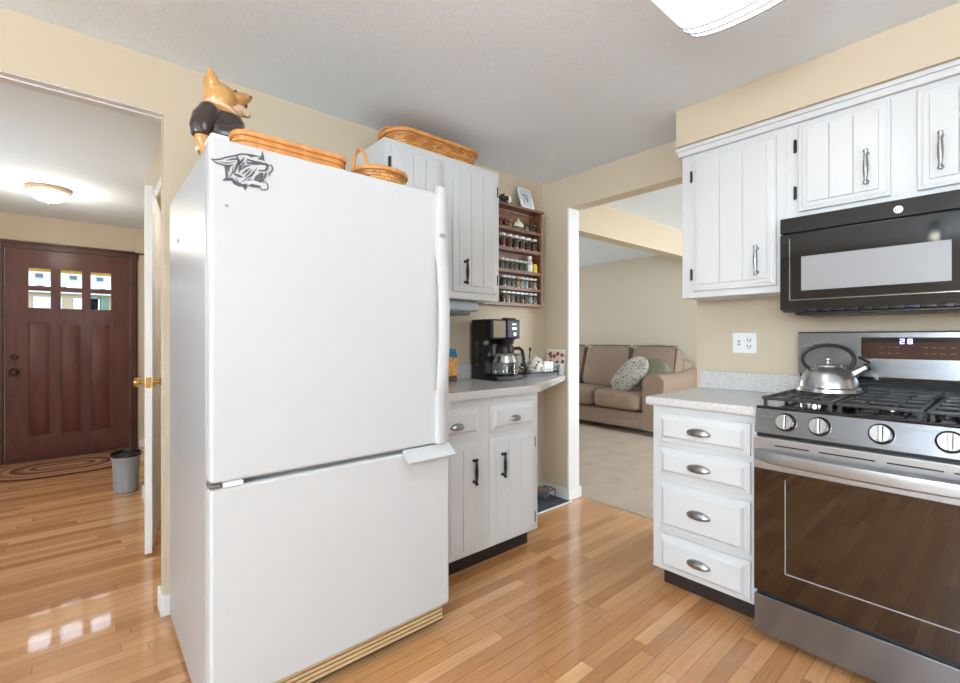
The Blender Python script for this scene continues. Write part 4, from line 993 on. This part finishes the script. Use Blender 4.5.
MB(TC).box(-.08, .09, -.0015, .0015, .085, .18).build('printed_sheet', 'card', t)
MB(TC).box(-.085, .095, .0016, .004, .0, .19).build('backing', 'white', t)
t = thing('clear_cup', 'clear plastic cup at the wall corner right of the tray', 'cup', (-.056, -.17, ZL))
MB().lathe([(0, 0), (.024, 0), (.032, .075), (.030, .075), (.0225, .003), (0, .003)], (-.056, -.17, ZL), 20).build('cup_wall', 'glass', t)
t = thing('snack_package', 'orange and blue printed package standing by the refrigerator on worktop', 'package', (-1.02, -.11, ZL))
MB().box(-1.07, -.975, -.135, -.095, ZL, ZL + .035, .004).build('lower_band', 'brown', t)
MB().box(-1.07, -.973, -.137, -.093, ZL + .035, ZL + .155, .006).build('package_body', 'snack', t)
MB().prism([(-1.07, -.137, ZL + .155), (-.973, -.137, ZL + .155), (-.975, -.118, ZL + .205), (-1.068, -.118, ZL + .205)], (0, .03, 0)).build('package_top', 'blue', t)

# ------------------------------------------------------------------ pet mat and bowl stand in the niche
t = thing('pet_mat', 'charcoal floor mat with white edge in the niche under the worktop', 'mat', (-.35, -.16, 0))
MB().box(-.72, -.02, -.285, -.018, .001, .005).build('mat_surface', 'mat_', t)
e = MB()
for a in ((-.72, -.008, -.297, -.284), (-.02, -.008, -.297, -.016)): e.box(a[0], a[1], a[2], a[3], .001, .009, .002)
e.build('white_edge', 'trim', t)
t = thing('pet_bowl_stand', 'black wire stand holding a bowl of brown kibble on the mat', 'pet bowl', (-.22, -.16, .005))
w_ = MB()
for x in (-.36, -.085):
    w_.tube([(x, -.19, .009), (x, -.19, .082), (x, -.155, .088), (x, -.12, .088), (x, -.085, .082), (x, -.085, .009)], .004, 6)
for yy in (-.185, -.09): w_.tube([(-.36, yy, .085), (-.085, yy, .085)], .004, 6)
w_.tube([(-.18 + .062 * math.cos(a), -.138 + .062 * math.sin(a), .086) for a in [2 * PI * k / 24 for k in range(24)]], .004, 6, True)
w_.build('wire_frame', 'black', t)
b = MB().lathe([(0, .03), (.04, .03), (.056, .05), (.06, .09), (.064, .092), (.06, .094), (.054, .09), (.04, .045), (0, .045)], (-.18, -.138, 0), 28).build('bowl', 'radio2', t)
MB().lathe([(.052, .084), (.04, .094), (.02, .1), (0, .102)], (-.18, -.138, 0), 28).build('kibble', 'kibble', b)

# ------------------------------------------------------------------ living room: sofa and cushions
SXF, SXB = 2.5, 3.52
t = thing('sofa', 'brown microfibre sofa with dark piping against the living room wall', 'sofa', (3.0, 1.55, .006))
MB().box(SXF + .02, SXB, .34, 2.82, .075, .285, .02).build('base', 'sofa', t)
MB().box(SXF, SXF + .03, .62, 2.52, .08, .19, .012).build('front_panel', 'sofa', t)
MB().box(3.25, SXB, .4, 2.76, .25, .93, .05, 3).build('back_frame', 'sofa', t)
for y0, y1 in ((.30, .60), (2.54, 2.84)):
    ar = MB()
    prof = [(y0 + .06, .075), (y0 + .05, .45), (y0 + .0, .60), (y0 - .0, .70), (y0 + .06, .765), (y0 + .16, .775), (y0 + .25, .74), (y0 + .28, .66), (y1 - .02, .45), (y1 - .02, .075)]
    loops = []
    for x, dz in ((SXF + .01, 0), (SXF + .05, .005), (2.9, .0), (3.25, .03), (SXB, .06)):
        loops.append([(x, yy, zz + (dz if zz > .5 else 0)) for yy, zz in prof])
    loft(ar, loops); ar.build('arm', 'sofa', t, ang=50)
for y0, y1 in ((.605, 1.325), (1.335, 2.06), (2.07, 2.535)):
    s_ = MB().cushion(((SXF + 3.3) / 2 - .01, (y0 + y1) / 2, .41), (.84, y1 - y0 - .01, .24), .12).build('seat_cushion', 'sofa', t, ang=80)
for y0, y1 in ((.42, 1.08), (1.09, 1.86), (1.87, 2.52)):
    T_ = Matrix.Translation((3.13, (y0 + y1) / 2, .78)) @ Matrix.Rotation(math.radians(16), 4, 'Y')
    b = MB(T_).cushion((0, 0, .02), (.23, y1 - y0 - .015, .60), .5).build('back_cushion', 'sofa', t, ang=80)
    hw = (y1 - y0) / 2 - .012
    MB(T_).tube([(-.10, -hw, -.24), (-.10, -hw, .30), (-.09, -hw + .02, .325), (-.09, hw - .02, .325), (-.10, hw, .30), (-.10, hw, -.24)], .006, 6).build('piping', 'piping', b)
for x in (SXF + .07, SXB - .08):
    for yy in (.41, 2.74): MB().box(x - .04, x + .04, yy - .04, yy + .04, .006, .08, .006).build('leg', 'foot', t)
TQ = Matrix.Translation((2.74, .89, .735)) @ Matrix.Rotation(math.radians(36), 4, 'X') @ Matrix.Rotation(math.radians(24), 4, 'Y')
t = tag(MB(TQ).cushion((0, 0, 0), (.13, .25, .46), 1.2).build('throw_pillow', 'pil1', None, ang=80), 'pale grey patterned throw pillow leaning on the sofa seat', 'pillow', 'throw pillows on the sofa')
TQ = Matrix.Translation((2.94, .67, .725)) @ Matrix.Rotation(math.radians(14), 4, 'X') @ Matrix.Rotation(math.radians(20), 4, 'Y')
t = tag(MB(TQ).cushion((0, 0, 0), (.13, .34, .36), 1.2).build('throw_pillow', 'pil2', None, ang=80), 'sage green throw pillow behind the patterned one at sofa arm', 'pillow', 'throw pillows on the sofa')

# ------------------------------------------------------------------ kitchen ceiling fixture and pendant
t = thing('ceiling_light', 'long lit fluorescent ceiling light with ribbed end in the kitchen', 'ceiling light', (-1.6, -1.86, HC))
LX0, LX1, LY0, LY1 = -2.1, -1.04, -2.05, -1.615
prof = []
for k in range(13):
    a = PI * k / 12; prof.append((-(LY1 + LY0) / -2 + (LY1 - LY0) / 2 * math.cos(a), HC - .028 - .075 * math.sin(a) ** .7))
loft(MB(), [[(LX0, y_, z_) for y_, z_ in prof], [(LX1, y_, z_) for y_, z_ in prof]]).build('diffuser', 'lampglass', t, ang=50)
MB().box(LX0 - .03, LX1 + .03, LY0 - .0, LY1 + .0, HC - .03, HC - .001, .004).build('pan', 'trim', t)
for xx in (LX1, LX0):
    s_ = 1 if xx == LX1 else -1
    ec = MB(); lps = []
    for f_, ins in ((0, 0), (.025, .004), (.045, .03), (.055, .06)):
        lps.append([(xx + s_ * f_, (LY0 + LY1) / 2 + (y_ - (LY0 + LY1) / 2) * (1 - ins), HC - .028 - (HC - .028 - z_) * (1 - ins * 3)) for y_, z_ in prof])
    loft(ec, lps); e = ec.build('end_cap', 'lampglass', t, ang=50)
    rb = MB()
    for f_ in (-.035, .006, .047): rb.tube([(xx + s_ * f_, (LY0 + LY1) / 2 + (y_ - (LY0 + LY1) / 2) * 1.006, z_ - .001 if f_ < .04 else HC - .028 - (HC - .029 - z_) * .94) for y_, z_ in prof], .0028, 6)
    rb.build('end_rib', 'gasket', e)
light('fluorescent_tubes', 'AREA', (-1.65, -1.86, HC - .13), (0, 0, 0), 4, (.92, .97, 1), (1.1, .35))
t = thing('pendant_lamp', 'small glass jar pendant lamp with lit bulb over the kitchen', 'pendant lamp', (-2.8, -2.04, HC))
PX, PY, PZ = -2.84, -2.06, 1.98
MB().cyl((PX, PY, HC), (PX, PY, HC - .02), .05).cyl((PX, PY, HC - .02), (PX, PY, PZ + .1), .003, seg=8).build('cord', 'black', t)
MB().lathe([(.03, .11), (.032, .075), (.028, .07)], (PX, PY, PZ), 20).build('cap', 'black', t)
MB().lathe([(.03, .075), (.058, .055), (.062, .0), (.055, -.05), (.053, -.05), (.06, 0), (.056, .053), (.029, .073)], (PX, PY, PZ), 24).build('glass_shade', 'glass', t)
MB().ball((PX, PY, PZ - .005), (.022, .022, .03), 16).build('bulb', 'bulb', t)
